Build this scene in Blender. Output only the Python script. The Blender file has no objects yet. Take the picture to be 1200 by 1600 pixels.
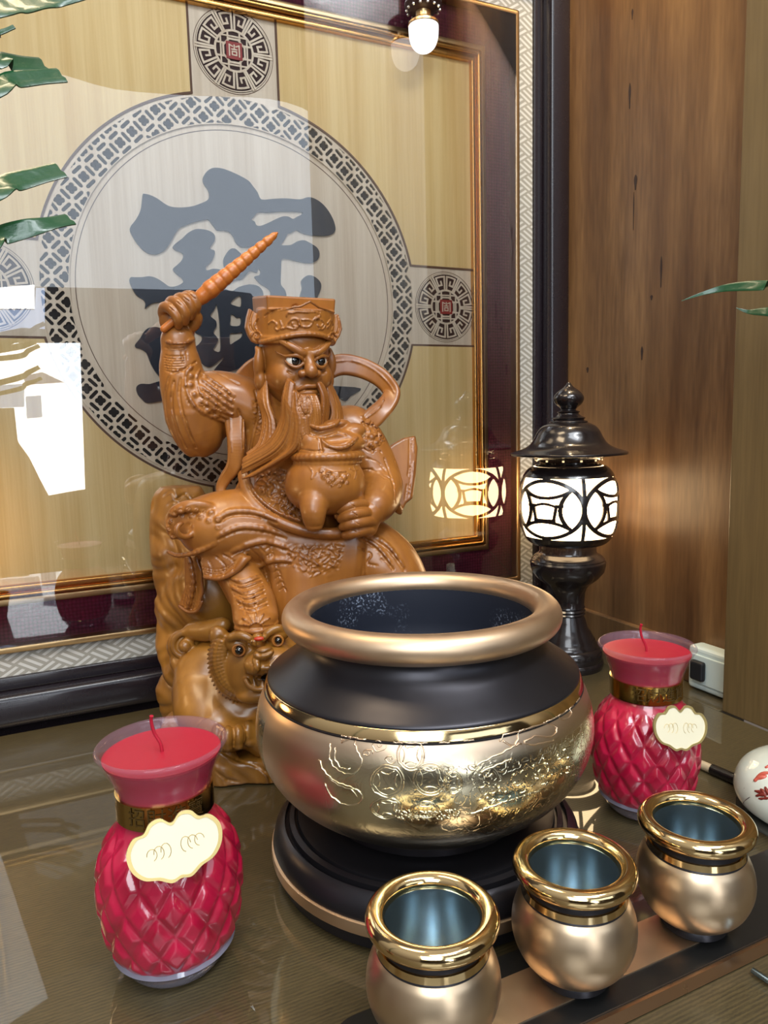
import bpy, bmesh, math, random
import numpy as np
from mathutils import Vector, Matrix

random.seed(7); rng = np.random.default_rng(7)
scene = bpy.context.scene
COL = scene.collection
PI = math.pi

# ------------------------------------------------------------------ camera
# world: X along the panel to the right, Y towards the panel, Z up, table top z = 0
F_PX, PITCH, ROLL, YAW, CAM_H = 1148.4, .1282, -.0263, .4401, .42
fw = np.array([math.sin(YAW)*math.cos(PITCH), math.cos(YAW)*math.cos(PITCH), -math.sin(PITCH)])
rt = np.array([math.cos(YAW), -math.sin(YAW), 0.]); up = np.cross(rt, fw)
r2 = rt*math.cos(ROLL)+up*math.sin(ROLL); u2 = np.cross(r2, fw)
CAM = np.array([0, 0, CAM_H])
cam_data = bpy.data.cameras.new('camera'); cam = bpy.data.objects.new('camera', cam_data); COL.objects.link(cam)
cam_data.sensor_fit = 'HORIZONTAL'; cam_data.sensor_width = 36; cam_data.lens = 36*F_PX/1200
cam_data.clip_start = .01
M = Matrix.Identity(4)
for i in range(3):
    M[i][0] = r2[i]; M[i][1] = u2[i]; M[i][2] = -fw[i]; M[i][3] = CAM[i]
cam.matrix_world = M
scene.camera = cam
def ray(x, y): return fw+r2*(x-600)/F_PX-u2*(y-800)/F_PX
def on_z(x, y, z=0): d = ray(x, y); return CAM+d*(z-CAM_H)/d[2]
def on_y(x, y, Y): d = ray(x, y); return CAM+d*Y/d[1]
def on_x(x, y, X): d = ray(x, y); return CAM+d*X/d[0]

# ------------------------------------------------------------------ view, world, lights
vs = scene.view_settings
scene.display_settings.display_device = 'sRGB'
vs.view_transform = 'Standard'; vs.look = 'None'; vs.gamma = 1; vs.use_curve_mapping = False
vs.exposure = 0.0
world = bpy.data.worlds.new('room_light'); scene.world = world; world.use_nodes = True
wn = world.node_tree.nodes; wl = world.node_tree.links
bg = wn['Background']; bg.inputs['Strength'].default_value = 0.50
# soft interior ambience: a little lighter overhead, warmer low down
tcw = wn.new('ShaderNodeTexCoord'); sx = wn.new('ShaderNodeSeparateXYZ'); rmp = wn.new('ShaderNodeValToRGB')
wl.new(tcw.outputs['Generated'], sx.inputs[0]); wl.new(sx.outputs['Z'], rmp.inputs[0]); wl.new(rmp.outputs[0], bg.inputs['Color'])
rmp.color_ramp.elements[0].color = (.30, .25, .21, 1); rmp.color_ramp.elements[0].position = 0.0
rmp.color_ramp.elements[1].color = (1.0, .97, .94, 1); rmp.color_ramp.elements[1].position = .75

def light(name, kind, loc, energy, color=(1, 1, 1), size=.1, target=None, **kw):
    d = bpy.data.lights.new(name, kind); d.energy = energy; d.color = color
    if kind == 'AREA':
        d.shape = 'RECTANGLE'; d.size = size if not isinstance(size, tuple) else size[0]
        d.size_y = size if not isinstance(size, tuple) else size[1]
    elif kind != 'SUN': d.shadow_soft_size = size
    for k, v in kw.items(): setattr(d, k, v)
    o = bpy.data.objects.new(name, d); COL.objects.link(o); o.location = loc
    if target is not None: o.rotation_euler = (Vector(target)-Vector(loc)).to_track_quat('-Z', 'Y').to_euler()
    return o
# daylight from the shop window behind and left of the camera, ceiling tubes, one warm downlight in the cabinet roof
light('left_lantern', 'POINT', (-.17, .92, .28), 1.0, (1, .62, .28), .05)
light('shop_ceiling', 'AREA', (.15, -1.1, 3.0), 50, (.88, .95, 1), (1.6, .7), (.35, .7, .1))
light('daylight', 'AREA', (-.9, -1.5, 1.7), 52, (.86, .94, 1.0), (1.3, 1.5), (.3, .8, .2))
light('ceiling_tube', 'AREA', (.9, -.35, 2.0), 22, (.93, .97, 1), (1.2, .14), (.4, .7, .1))
light('cabinet_downlight', 'SPOT', (.78, .84, 1.50), 34, (1, .76, .44), .03, (.92, .90, 1.10), spot_size=1.35, spot_blend=.9)
light('cabinet_fill', 'AREA', (-.1, .70, 1.6), 8.0, (1, .78, .50), (.5, .3), (.1, 1.0, .3))

# ------------------------------------------------------------------ materials
def new_mat(name):
    m = bpy.data.materials.new(name); m.use_nodes = True
    return m, m.node_tree.nodes, m.node_tree.links, m.node_tree.nodes['Principled BSDF']
def srgb(r, g, b):
    f = lambda c: ((c/255+.055)/1.055)**2.4 if c/255 > .04045 else c/255/12.92
    return (f(r), f(g), f(b), 1)
def plain(name, col, rough=.5, metal=0, coat=0, spec=.5, bump=None, aniso=0, emis=None):
    m, n, l, b = new_mat(name)
    b.inputs['Base Color'].default_value = col; b.inputs['Roughness'].default_value = rough
    b.inputs['Metallic'].default_value = metal; b.inputs['Coat Weight'].default_value = coat
    b.inputs['Coat Roughness'].default_value = .08
    b.inputs['Specular IOR Level'].default_value = spec
    if emis: b.inputs['Emission Color'].default_value = emis[0]; b.inputs['Emission Strength'].default_value = emis[1]
    # slight wear in the roughness so that no surface is perfectly even
    tc = n.new('ShaderNodeTexCoord'); no = n.new('ShaderNodeTexNoise'); no.inputs['Scale'].default_value = 60
    no.inputs['Detail'].default_value = 4
    l.new(tc.outputs['Object'], no.inputs['Vector'])
    mr = n.new('ShaderNodeMapRange'); mr.inputs['To Min'].default_value = rough*.85; mr.inputs['To Max'].default_value = min(1, rough*1.2)
    l.new(no.outputs['Fac'], mr.inputs['Value']); l.new(mr.outputs[0], b.inputs['Roughness'])
    if bump:
        n2 = n.new('ShaderNodeTexNoise'); n2.inputs['Scale'].default_value = bump[0]; n2.inputs['Detail'].default_value = 5
        l.new(tc.outputs['Object'], n2.inputs['Vector'])
        bp = n.new('ShaderNodeBump'); bp.inputs['Strength'].default_value = bump[1]; bp.inputs['Distance'].default_value = .002
        l.new(n2.outputs['Fac'], bp.inputs['Height']); l.new(bp.outputs[0], b.inputs['Normal'])
    return m
def wood(name, c1, c2, scale=(40, 40, 1.6), rough=.4, coat=0, fine=260, dark=None, spec=.5, bumpd=.0006):
    """straight grain along the axis with the small scale"""
    m, n, l, b = new_mat(name)
    tc = n.new('ShaderNodeTexCoord'); mp = n.new('ShaderNodeMapping'); mp.inputs['Scale'].default_value = scale
    l.new(tc.outputs['Object'], mp.inputs['Vector'])
    no = n.new('ShaderNodeTexNoise'); no.inputs['Scale'].default_value = 1; no.inputs['Detail'].default_value = 6; no.inputs['Distortion'].default_value = .4
    l.new(mp.outputs[0], no.inputs['Vector'])
    mp2 = n.new('ShaderNodeMapping'); k = fine/max(scale)
    mp2.inputs['Scale'].default_value = tuple(s*k for s in scale); l.new(tc.outputs['Object'], mp2.inputs['Vector'])
    n2 = n.new('ShaderNodeTexNoise'); n2.inputs['Scale'].default_value = 1; n2.inputs['Detail'].default_value = 2
    l.new(mp2.outputs[0], n2.inputs['Vector'])
    mx = n.new('ShaderNodeMath'); mx.operation = 'MULTIPLY_ADD'; mx.inputs[1].default_value = .35
    l.new(n2.outputs['Fac'], mx.inputs[0]); l.new(no.outputs['Fac'], mx.inputs[2])
    cr = n.new('ShaderNodeValToRGB'); cr.color_ramp.elements[0].position = .45; cr.color_ramp.elements[1].position = .85
    cr.color_ramp.elements[0].color = c1; cr.color_ramp.elements[1].color = c2
    l.new(mx.outputs[0], cr.inputs[0])
    out = cr.outputs[0]
    if dark:   # knots and mineral streaks
        mp3 = n.new('ShaderNodeMapping'); mp3.inputs['Scale'].default_value = (14, 14, 1.3); l.new(tc.outputs['Object'], mp3.inputs['Vector'])
        n3 = n.new('ShaderNodeTexNoise'); n3.inputs['Scale'].default_value = 1; n3.inputs['Detail'].default_value = 3
        l.new(mp3.outputs[0], n3.inputs['Vector'])
        c3 = n.new('ShaderNodeValToRGB'); c3.color_ramp.elements[0].position = .30; c3.color_ramp.elements[1].position = .62
        c3.color_ramp.elements[0].color = dark; c3.color_ramp.elements[1].color = (1, 1, 1, 1)
        l.new(n3.outputs['Fac'], c3.inputs[0])
        mm = n.new('ShaderNodeMix'); mm.data_type = 'RGBA'; mm.blend_type = 'MULTIPLY'; mm.inputs['Factor'].default_value = .8
        l.new(out, mm.inputs[6]); l.new(c3.outputs[0], mm.inputs[7]); out = mm.outputs[2]
    l.new(out, b.inputs['Base Color'])
    b.inputs['Roughness'].default_value = rough; b.inputs['Coat Weight'].default_value = coat; b.inputs['Coat Roughness'].default_value = .12
    b.inputs['Specular IOR Level'].default_value = spec
    bp = n.new('ShaderNodeBump'); bp.inputs['Strength'].default_value = .25; bp.inputs['Distance'].default_value = bumpd
    l.new(mx.outputs[0], bp.inputs['Height']); l.new(bp.outputs[0], b.inputs['Normal'])
    return m
def clear_glass(name, k=1.8, tint=(1, 1, 1, 1), rough=.0, ior=1.5, base=0.0):
    """thin pane: lets straight through, reflects by Fresnel"""
    m, n, l, b = new_mat(name); n.remove(b)
    out = n['Material Output']; tr = n.new('ShaderNodeBsdfTransparent'); tr.inputs[0].default_value = tint
    gl = n.new('ShaderNodeBsdfGlossy'); gl.inputs['Roughness'].default_value = rough
    fr = n.new('ShaderNodeFresnel'); fr.inputs['IOR'].default_value = ior
    mu = n.new('ShaderNodeMath'); mu.operation = 'MULTIPLY_ADD'; mu.inputs[1].default_value = k; mu.inputs[2].default_value = base; mu.use_clamp = True
    mx = n.new('ShaderNodeMixShader')
    l.new(fr.outputs[0], mu.inputs[0]); l.new(mu.outputs[0], mx.inputs[0]); l.new(tr.outputs[0], mx.inputs[1]); l.new(gl.outputs[0], mx.inputs[2])
    l.new(mx.outputs[0], out.inputs[0])
    return m
def glow(name, col, strength):
    m, n, l, b = new_mat(name); n.remove(b)
    e = n.new('ShaderNodeEmission'); e.inputs[0].default_value = col; e.inputs[1].default_value = strength
    l.new(e.outputs[0], n['Material Output'].inputs[0]); return m

# ------------------------------------------------------------------ object helpers
def setp(o, label=None, cat=None, group=None, kind=None):
    if label: o['label'] = label
    if cat: o['category'] = cat
    if group: o['group'] = group
    if kind: o['kind'] = kind
    return o
def thing(name, label, cat, loc=(0, 0, 0), rotz=0, group=None):
    o = bpy.data.objects.new(name, None); COL.objects.link(o); o.location = loc; o.rotation_euler = (0, 0, rotz)
    o.empty_display_size = .02
    return setp(o, label, cat, group)
def link(name, me, mat=None, parent=None, smooth=None):
    o = bpy.data.objects.new(name, me); COL.objects.link(o)
    if mat is not None:
        for mm in (mat if isinstance(mat, (list, tuple)) else [mat]): me.materials.append(mm)
    if parent is not None: o.parent = parent
    if smooth is not None:
        me.polygons.foreach_set('use_smooth', [True]*len(me.polygons))
        if smooth < 180: me.set_sharp_from_angle(angle=math.radians(smooth))
    return o
def mesh_from(name, V, Fc):
    me = bpy.data.meshes.new(name); me.from_pydata([tuple(map(float, v)) for v in V], [], [tuple(map(int, f)) for f in Fc]); me.update(); return me
def big_mesh(name, V, Q):
    """fast quads"""
    V = np.asarray(V, np.float32); Q = np.asarray(Q, np.int32)
    me = bpy.data.meshes.new(name); me.vertices.add(len(V)); me.vertices.foreach_set('co', V.ravel())
    me.loops.add(Q.size); me.loops.foreach_set('vertex_index', Q.ravel())
    me.polygons.add(len(Q)); me.polygons.foreach_set('loop_start', np.arange(0, Q.size, Q.shape[1], dtype=np.int32))
    me.update(calc_edges=True); me.validate(); return me
def box(name, lo, hi, mat, parent=None, bev=0, seg=2):
    bm = bmesh.new(); lo = Vector(lo); hi = Vector(hi)
    bmesh.ops.create_cube(bm, size=1, matrix=Matrix.Translation((lo+hi)/2) @ Matrix.Diagonal((*(hi-lo), 1)))
    if bev: bmesh.ops.bevel(bm, geom=bm.edges[:], offset=bev, segments=seg, affect='EDGES', profile=.5)
    me = bpy.data.meshes.new(name); bm.to_mesh(me); bm.free()
    return link(name, me, mat, parent)
def lathe(name, prof, mat, parent=None, seg=96, smooth=40, closed=False, disp=None, sub=1, matfn=None):
    """prof: (r, z) from bottom to top, outside to inside"""
    P = np.array(prof, float)
    if sub > 1:   # Catmull-Rom through the points
        Q = []
        for i in range(len(P)-1):
            p0 = P[max(i-1, 0)]; p1 = P[i]; p2 = P[i+1]; p3 = P[min(i+2, len(P)-1)]
            for t in np.arange(sub)/sub:
                Q.append(.5*((2*p1)+(-p0+p2)*t+(2*p0-5*p1+4*p2-p3)*t*t+(-p0+3*p1-3*p2+p3)*t**3))
        Q.append(P[-1]); P = np.array(Q)
    P[:, 0] = np.maximum(P[:, 0], 0)
    n = len(P); th = np.linspace(0, 2*PI, seg, endpoint=False)
    R, T = np.meshgrid(P[:, 0], th, indexing='ij'); Z, _ = np.meshgrid(P[:, 1], th, indexing='ij')
    if disp is not None: R = R+disp(T, Z)
    V = np.stack([R*np.cos(T), R*np.sin(T), Z], -1).reshape(-1, 3)
    i, j = np.meshgrid(np.arange(n-1), np.arange(seg), indexing='ij'); i = i.ravel(); j = j.ravel(); j2 = (j+1) % seg
    Q = np.stack([i*seg+j, i*seg+j2, (i+1)*seg+j2, (i+1)*seg+j], -1)
    me = big_mesh(name, V, Q)
    bm = bmesh.new(); bm.from_mesh(me); bmesh.ops.remove_doubles(bm, verts=bm.verts, dist=1e-6)
    if closed: pass
    bmesh.ops.recalc_face_normals(bm, faces=bm.faces); bm.to_mesh(me); bm.free()
    o = link(name, me, mat, parent, smooth)
    if matfn is not None:
        for p in me.polygons: p.material_index = matfn(p.center)
    return o
def torus_prof(R, rho, z, n=16):
    return [(R+rho*math.cos(a), z+rho*math.sin(a)) for a in np.linspace(-PI/2, 3*PI/2, n*2+1)]
def tube(name, pts, r, mat, parent=None, seg=10, cap=True, me_only=False):
    P = [Vector(p) for p in pts]; n = len(P); rr = r if hasattr(r, '__len__') else [r]*n
    V = []; Fc = []; prev = None
    for i, p in enumerate(P):
        t = (P[min(i+1, n-1)]-P[max(i-1, 0)]).normalized()
        if prev is None:
            a = Vector((0, 0, 1)) if abs(t.z) < .9 else Vector((1, 0, 0)); nrm = t.cross(a).normalized()
        else: nrm = (prev-t*prev.dot(t)).normalized()
        prev = nrm; b = t.cross(nrm)
        for k in range(seg):
            a = 2*PI*k/seg; V.append(p+(nrm*math.cos(a)+b*math.sin(a))*rr[i])
    for i in range(n-1):
        for k in range(seg):
            k2 = (k+1) % seg; Fc.append((i*seg+k, i*seg+k2, (i+1)*seg+k2, (i+1)*seg+k))
    if cap: Fc.append(tuple(range(seg))[::-1]); Fc.append(tuple((n-1)*seg+k for k in range(seg)))
    if me_only: return V, Fc
    return link(name, mesh_from(name, V, Fc), mat, parent, 50)
def join_geo(parts):
    V = []; Fc = []
    for v, f in parts:
        o = len(V); V += list(v); Fc += [tuple(i+o for i in q) for q in f]
    return V, Fc
def smooth_path(pts, n=8, closed=False):
    P = [np.array(p, float) for p in pts]; out = []; m = len(P)
    rng_ = range(m) if closed else range(m-1)
    for i in rng_:
        if closed: p0, p1, p2, p3 = P[i-1], P[i], P[(i+1) % m], P[(i+2) % m]
        else: p0, p1, p2, p3 = P[max(i-1, 0)], P[i], P[i+1], P[min(i+2, m-1)]
        for t in np.arange(n)/n:
            out.append(.5*((2*p1)+(-p0+p2)*t+(2*p0-5*p1+4*p2-p3)*t*t+(-p0+3*p1-3*p2+p3)*t**3))
    if not closed: out.append(P[-1])
    return out
def flat_shape(name, loops, depth, mat, parent=None, bevel=0, mapf=None):
    """filled flat outline(s) with even-odd holes, extruded to a real thickness; local xy plane, z = thickness"""
    cu = bpy.data.curves.new(name, 'CURVE'); cu.dimensions = '2D'; cu.fill_mode = 'BOTH'; cu.extrude = depth/2; cu.bevel_depth = bevel
    for lp in loops:
        s = cu.splines.new('POLY'); s.points.add(len(lp)-1)
        s.points.foreach_set('co', np.array([[p[0], p[1], 0, 1] for p in lp], np.float32).ravel()); s.use_cyclic_u = True
    tmp = bpy.data.objects.new(name, cu); COL.objects.link(tmp)
    bpy.context.view_layer.update()
    me = bpy.data.meshes.new_from_object(tmp.evaluated_get(bpy.context.evaluated_depsgraph_get()))
    bpy.data.objects.remove(tmp); bpy.data.curves.remove(cu); me.name = name
    if mapf is not None:
        for v in me.vertices: v.co = Vector(mapf(v.co))
    return link(name, me, mat, parent)
def text_mesh(s, size=1.0):
    cu = bpy.data.curves.new('t', 'FONT'); cu.body = s; cu.size = size; cu.extrude = .0; cu.align_x = 'CENTER'; cu.align_y = 'CENTER'
    tmp = bpy.data.objects.new('t', cu); COL.objects.link(tmp); bpy.context.view_layer.update()
    me = bpy.data.meshes.new_from_object(tmp.evaluated_get(bpy.context.evaluated_depsgraph_get()))
    bpy.data.objects.remove(tmp); bpy.data.curves.remove(cu); return me
# ================================================================== the setting
M_wallwood = wood('right_wall_wood', srgb(88, 62, 38), srgb(142, 108, 70), (9, 9, .9), .42, 0, 160, srgb(140, 112, 88))
M_postwood = wood('post_wood', srgb(84, 67, 40), srgb(116, 95, 60), (14, 14, .8), .42, .2, 200)
M_blackwood = plain('black_lacquer', srgb(26, 20, 26), .26, 0, .3)
M_roomwall = plain('plaster', srgb(70, 62, 56), .9)

box('wall_right', (.90, .60, -.02), (.95, 1.20, 1.7), M_wallwood)['kind'] = 'structure'
box('baseboard_right', (.888, .69, 0), (.90, 1.10, .06), M_wallwood, bev=.002)['kind'] = 'structure'
box('wall_front_right', (.84, -.05, 0.0), (.90, .691, 1.7), M_postwood, bev=.0015)['kind'] = 'structure'
box('wall_back', (-1.2, 1.135, -.02), (.95, 1.20, 1.7), M_blackwood)['kind'] = 'structure'
M_knot = plain('knot_dark', srgb(40, 22, 14), .6)
for kx, ky, kw, kh in ((984, 150, .0022, .020), (993, 285, .0030, .012), (990, 330, .0010, .030), (1033, 425, .0018, .024), (1003, 552, .0022, .011), (988, 22, .0016, .008), (1018, 465, .0022, .004), (918, 578, .0025, .005)):
    p = on_x(kx, ky, .8998)
    flat_shape('knot', [[(kw*math.cos(a)*(1+.3*math.sin(3*a)), kh*math.sin(a)) for a in np.linspace(0, 2*PI, 18, endpoint=False)]], .0004, M_knot, bpy.data.objects['wall_right'], mapf=lambda c, p=p: (p[0]+c.z, p[1]+c.x, p[2]+c.y))
# the shop behind the camera, seen only mirrored in the picture glass
GL_Y = 1.105
VY = 2*GL_Y+3.0
def mirrored(pts):
    return [(lambda p: (p[0], p[2]))(on_y(x, y, VY)) for x, y in pts]
box('wall_behind', (-3.5, -3.3, -.8), (5.5, -3.06, 3.4), M_roomwall)['kind'] = 'structure'
def window_pane(name, px, col, s, dy=0.0):
    lp = mirrored(px)
    o = flat_shape(name, [lp], .01, glow(name+'_daylight', col, s), None, mapf=lambda c: (c.x, -3.0+dy+c.z, c.y))
    o['kind'] = 'structure'; return o
sky = (.78, .88, 1.0, 1)
window_pane('window_1', smooth_path([(-60, 92), (60, 112), (100, 118), (180, 140), (300, 150), (420, 155), (488, 178), (506, 215), (542, 200), (560, 184), (582, 190),
    (588, 240), (612, 245), (640, 222), (636, 246), (600, 268), (568, 284), (556, 330), (545, 420), (540, 486), (480, 500), (400, 500), (392, 458), (250, 452), (110, 449), (20, 447), (-60, 447)], 3, True), sky, 2.1)
window_pane('window_2', [(-60, 640), (22, 637), (28, 690), (46, 715), (62, 748), (76, 774), (133, 764), (125, 536), (-60, 536)], (.88, .94, 1, 1), 9.0)
window_pane('window_3', [(-60, 455), (54, 446), (54, 483), (-60, 483)], (.95, .97, 1, 1), 12.0, .02)
window_pane('window_4', [(-60, 484), (54, 484), (56, 450), (70, 450), (70, 514), (34, 512), (-60, 530)], (.55, .7, 1, 1), 4.0)
# the street outside the glass door: a pale house with windows and its roof, the daylight on them painted as emission
M_house = plain('house_daylight_glow', srgb(150, 165, 200), .8, emis=((.5, .64, .88, 1), 3.2))
M_roof = plain('roof_daylight_glow', srgb(120, 110, 140), .8, emis=((.42, .46, .66, 1), 2.2))
def outside(name, px, mt, dy, label, cat):
    o = flat_shape(name, [mirrored(px)], .01, mt, None, mapf=lambda c: (c.x, -3.0+dy+c.z, c.y)); return setp(o, kind='structure')
outside('street_house', [(-60, 606), (38, 600), (38, 636), (-60, 640)], M_house, .03, '', '')
outside('street_roof', [(36, 588), (66, 582), (100, 598), (40, 602)], M_roof, .04, '', '')
outside('street_house_side', [(40, 620), (64, 618), (66, 652), (42, 654)], M_house, .03, '', '')

# ------------------------------------------------------------------ table
def table_mat():
    m, n, l, b = new_mat('table_cloth_under_glass')
    tc = n.new('ShaderNodeTexCoord')
    mp = n.new('ShaderNodeMapping'); mp.inputs['Scale'].default_value = (60, 900, 1); l.new(tc.outputs['Object'], mp.inputs[0])
    no = n.new('ShaderNodeTexNoise'); no.inputs['Scale'].default_value = 1; no.inputs['Detail'].default_value = 3; l.new(mp.outputs[0], no.inputs['Vector'])
    wv = n.new('ShaderNodeTexWave'); wv.bands_direction = 'Y'; wv.inputs['Scale'].default_value = 95; wv.inputs['Distortion'].default_value = 2.0
    wv.inputs['Detail'].default_value = 2; wv.inputs['Detail Scale'].default_value = 3
    l.new(tc.outputs['Object'], wv.inputs['Vector'])
    a = n.new('ShaderNodeMath'); a.operation = 'MULTIPLY_ADD'; a.inputs[1].default_value = .35; l.new(wv.outputs['Fac'], a.inputs[0]); l.new(no.outputs['Fac'], a.inputs[2])
    cr = n.new('ShaderNodeValToRGB'); cr.color_ramp.elements[0].color = srgb(46, 38, 20); cr.color_ramp.elements[1].color = srgb(80, 68, 40)
    cr.color_ramp.elements[0].position = .3; cr.color_ramp.elements[1].position = .95
    l.new(a.outputs[0], cr.inputs[0]); l.new(cr.outputs[0], b.inputs['Base Color'])
    b.inputs['Roughness'].default_value = .55; b.inputs['Coat Weight'].default_value = 1; b.inputs['Coat Roughness'].default_value = .018
    b.inputs['Coat IOR'].default_value = 1.5
    return m
tb = box('altar_table', (-.95, -.10, -.04), (.838, 1.10, 0), table_mat(), bev=.003)
setp(tb, 'olive brown glass-topped altar table carrying the statue and the bowls', 'table')
t2 = box('table_end', (.836, .693, -.04), (.888, 1.09, 0), bpy.data.materials['table_cloth_under_glass'], tb)

# ------------------------------------------------------------------ framed carved panel
PC = (.3072, .6046); PY = 1.12           # centre (x, z) and plane of the board
M_ash = wood('yellow_veneer', srgb(222, 184, 116), srgb(242, 212, 150), (55, 55, 1.2), .5, 0, 420)
M_maple = wood('pale_maple', srgb(212, 190, 162), srgb(234, 216, 192), (60, 60, 1.5), .5, 0, 420)
M_dark = plain('dark_backing', srgb(52, 24, 22), .7)
M_black = plain('fret_black_backing', srgb(22, 16, 14), .8)  # near-black sheet behind the pierced ring, also the mitre lines
M_groove = plain('brown_groove', srgb(98, 66, 46), .6)
M_navy = plain('navy_lacquer', srgb(14, 26, 44), .35)
M_gold = plain('gilt_moulding', srgb(214, 160, 88), .22, 1.0)
M_goldpale = plain('gilt_edge', srgb(205, 172, 124), .3, 1.0)
M_red = plain('seal_red', srgb(150, 40, 36), .5)
panel = thing('framed_wall_panel', 'gilt-framed carved wood panel with a navy character inside a pierced ring, under glass', 'wall panel', (PC[0], PY, PC[1]))
def pbox(name, x0, x1, z0, z1, y0, y1, mat, parent=panel, bev=0):     # local x, z and y (towards the viewer is negative)
    return box(name, (x0, y0, z0), (x1, y1, z1), mat, parent, bev)
def pflat(name, loops, y, depth, mat, parent=panel):                  # outline in panel x, z
    return flat_shape(name, loops, depth, mat, parent, mapf=lambda c: (c.x, y-depth/2+c.z, c.y))
def circ(cx, cz, r, n=96, a0=0): return [(cx+r*math.cos(a0+2*PI*k/n), cz+r*math.sin(a0+2*PI*k/n)) for k in range(n)]
HI, RO, RI = .4055, .2915, .2393      # half size of the board opening, contour radius, inner thin circle
AM, RM = .349, .0589
pbox('board', -HI, HI, -HI, HI, .004, .012, M_maple)
# yellow corner fields: square quarter minus the circle and the medallion arms
HA = .0665
for sx_, sz_ in ((1, 1), (-1, 1), (-1, -1), (1, -1)):
    a0 = math.asin(HA/RO); a1 = PI/2-a0
    lp = [(HI, HA), (HI, HI), (HA, HI)]+[(RO*math.cos(a), RO*math.sin(a)) for a in np.linspace(a1, a0, 40)]
    lp = [(x*sx_, z*sz_) for x, z in lp]
    pflat('corner_field', [lp], .004, .0015, M_ash)
    w = .0032
    a0b = math.asin((HA-w)/(RO-w)); inner = [(HI, HA-w)]+[((RO-w)*math.cos(a), (RO-w)*math.sin(a)) for a in np.linspace(a0b, PI/2-a0b, 40)]+[(HA-w, HI)]
    outer = [(HA, HI)]+[(RO*math.cos(a), RO*math.sin(a)) for a in np.linspace(a1, a0, 40)]+[(HI, HA)]
    pflat('groove', [[(x*sx_, z*sz_) for x, z in inner+outer]], .0035, .0012, M_groove)
# pierced ring
R0, R1 = .2475, .2835
pflat('ring_backing', [circ(0, 0, R1+.001, 128), circ(0, 0, R0-.001, 128)], .0040, .0005, M_black)
def quatre(cx, cz, s, n=5):
    lp = []
    for q in range(4):
        a = q*PI/2; ox, oz = cx+s*.50*math.cos(a), cz+s*.50*math.sin(a)
        for t in np.linspace(-1.64, 1.64, n*2-1): lp.append((ox+s*.46*math.cos(a+t), oz+s*.46*math.sin(a+t)))
    return lp
def capsule2(cx, cz, ang, L, w, n=4):
    lp = []
    for sgn in (1, -1):
        for t in np.linspace(-PI/2, PI/2, n): lp.append((sgn*L+sgn*w*math.cos(t), sgn*w*math.sin(t)))
    c, s = math.cos(ang), math.sin(ang)
    return [(cx+x*c-z*s, cz+x*s+z*c) for x, z in lp]
def clip_ring(lp, a, b):
    """keep holes inside the ring band: clamp their radius, drop slivers"""
    rs = [math.hypot(*p) for p in lp]
    if max(rs) < a+.002 or min(rs) > b-.002: return None
    out = []
    for p, r in zip(lp, rs):
        k = min(max(r, a), b)/r; out.append((p[0]*k, p[1]*k))
    ar = abs(sum(out[i][0]*out[(i+1) % len(out)][1]-out[(i+1) % len(out)][0]*out[i][1] for i in range(len(out)))/2)
    return out if ar > 8e-6 else None
pt = .0335; holes = []
for i in range(-20, 21):
    for j in range(-20, 21):
        if (i+j) % 2: continue
        x, z = i*pt/2, j*pt/2
        h = clip_ring(quatre(x, z, .0078), R0, R1)
        if h: holes.append(h)
        for dx, dz in ((1, 1), (1, -1)):
            cx, cz = x+dx*pt/4, z+dz*pt/4
            h = clip_ring(capsule2(cx, cz, math.atan2(dz, dx)+PI/2, .0058, .0025), R0, R1)
            if h: holes.append(h)
from mathutils.geometry import delaunay_2d_cdt
def pierced_plate(name, outer, inner, holes, y, depth, mat, parent=panel):
    vs_, es = [], []
    loops = [outer, inner]+holes
    for lp in loops:
        o = len(vs_); m_ = len(lp); vs_ += [Vector(p) for p in lp]; es += [(o+k, o+(k+1) % m_) for k in range(m_)]
    ov, oe, of, *_ = delaunay_2d_cdt(vs_, es, [], 0, 1e-6, False)
    P = np.array([tuple(v) for v in ov]); T = np.array([tuple(f) for f in of if len(f) == 3]); c = P[T].mean(1)
    par = np.zeros(len(c), int)
    for lp in loops:
        L = np.array(lp); a = L; b = np.roll(L, -1, 0); lo = L.min(0); hi = L.max(0)
        s_ = np.nonzero((c[:, 0] >= lo[0]) & (c[:, 0] <= hi[0]) & (c[:, 1] >= lo[1]) & (c[:, 1] <= hi[1]))[0]
        if not len(s_): continue
        q = c[s_]; cr = ((a[None, :, 1] > q[:, None, 1]) != (b[None, :, 1] > q[:, None, 1])) & (q[:, None, 0] < (b-a)[None, :, 0]*(q[:, None, 1]-a[None, :, 1])/((b-a)[None, :, 1]+1e-15)+a[None, :, 0])
        par[s_] += cr.sum(1) % 2
    T = T[par % 2 == 1]
    n_ = len(P); V = [(p[0], y-depth, p[1]) for p in P]+[(p[0], y, p[1]) for p in P]; Fc = [tuple(t) for t in T]
    ed = {}
    for t in T:
        for k in range(3):
            e = (t[k], t[(k+1) % 3]); ed[e] = 1
    for (a, b) in list(ed):
        if (b, a) not in ed: Fc.append((b, a, a+n_, b+n_))
    me = mesh_from(name, V, Fc); bm = bmesh.new(); bm.from_mesh(me); bmesh.ops.recalc_face_normals(bm, faces=bm.faces); bm.to_mesh(me); bm.free()
    return link(name, me, mat, parent)
pierced_plate('fret_ring', circ(0, 0, R1+.0012, 200), circ(0, 0, R0-.0012, 200), holes, .0035, .0030, M_maple)
pflat('inner_circle_line', [circ(0, 0, RI, 128), circ(0, 0, RI-.0009, 128)], .0040, .0006, M_groove)
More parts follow.
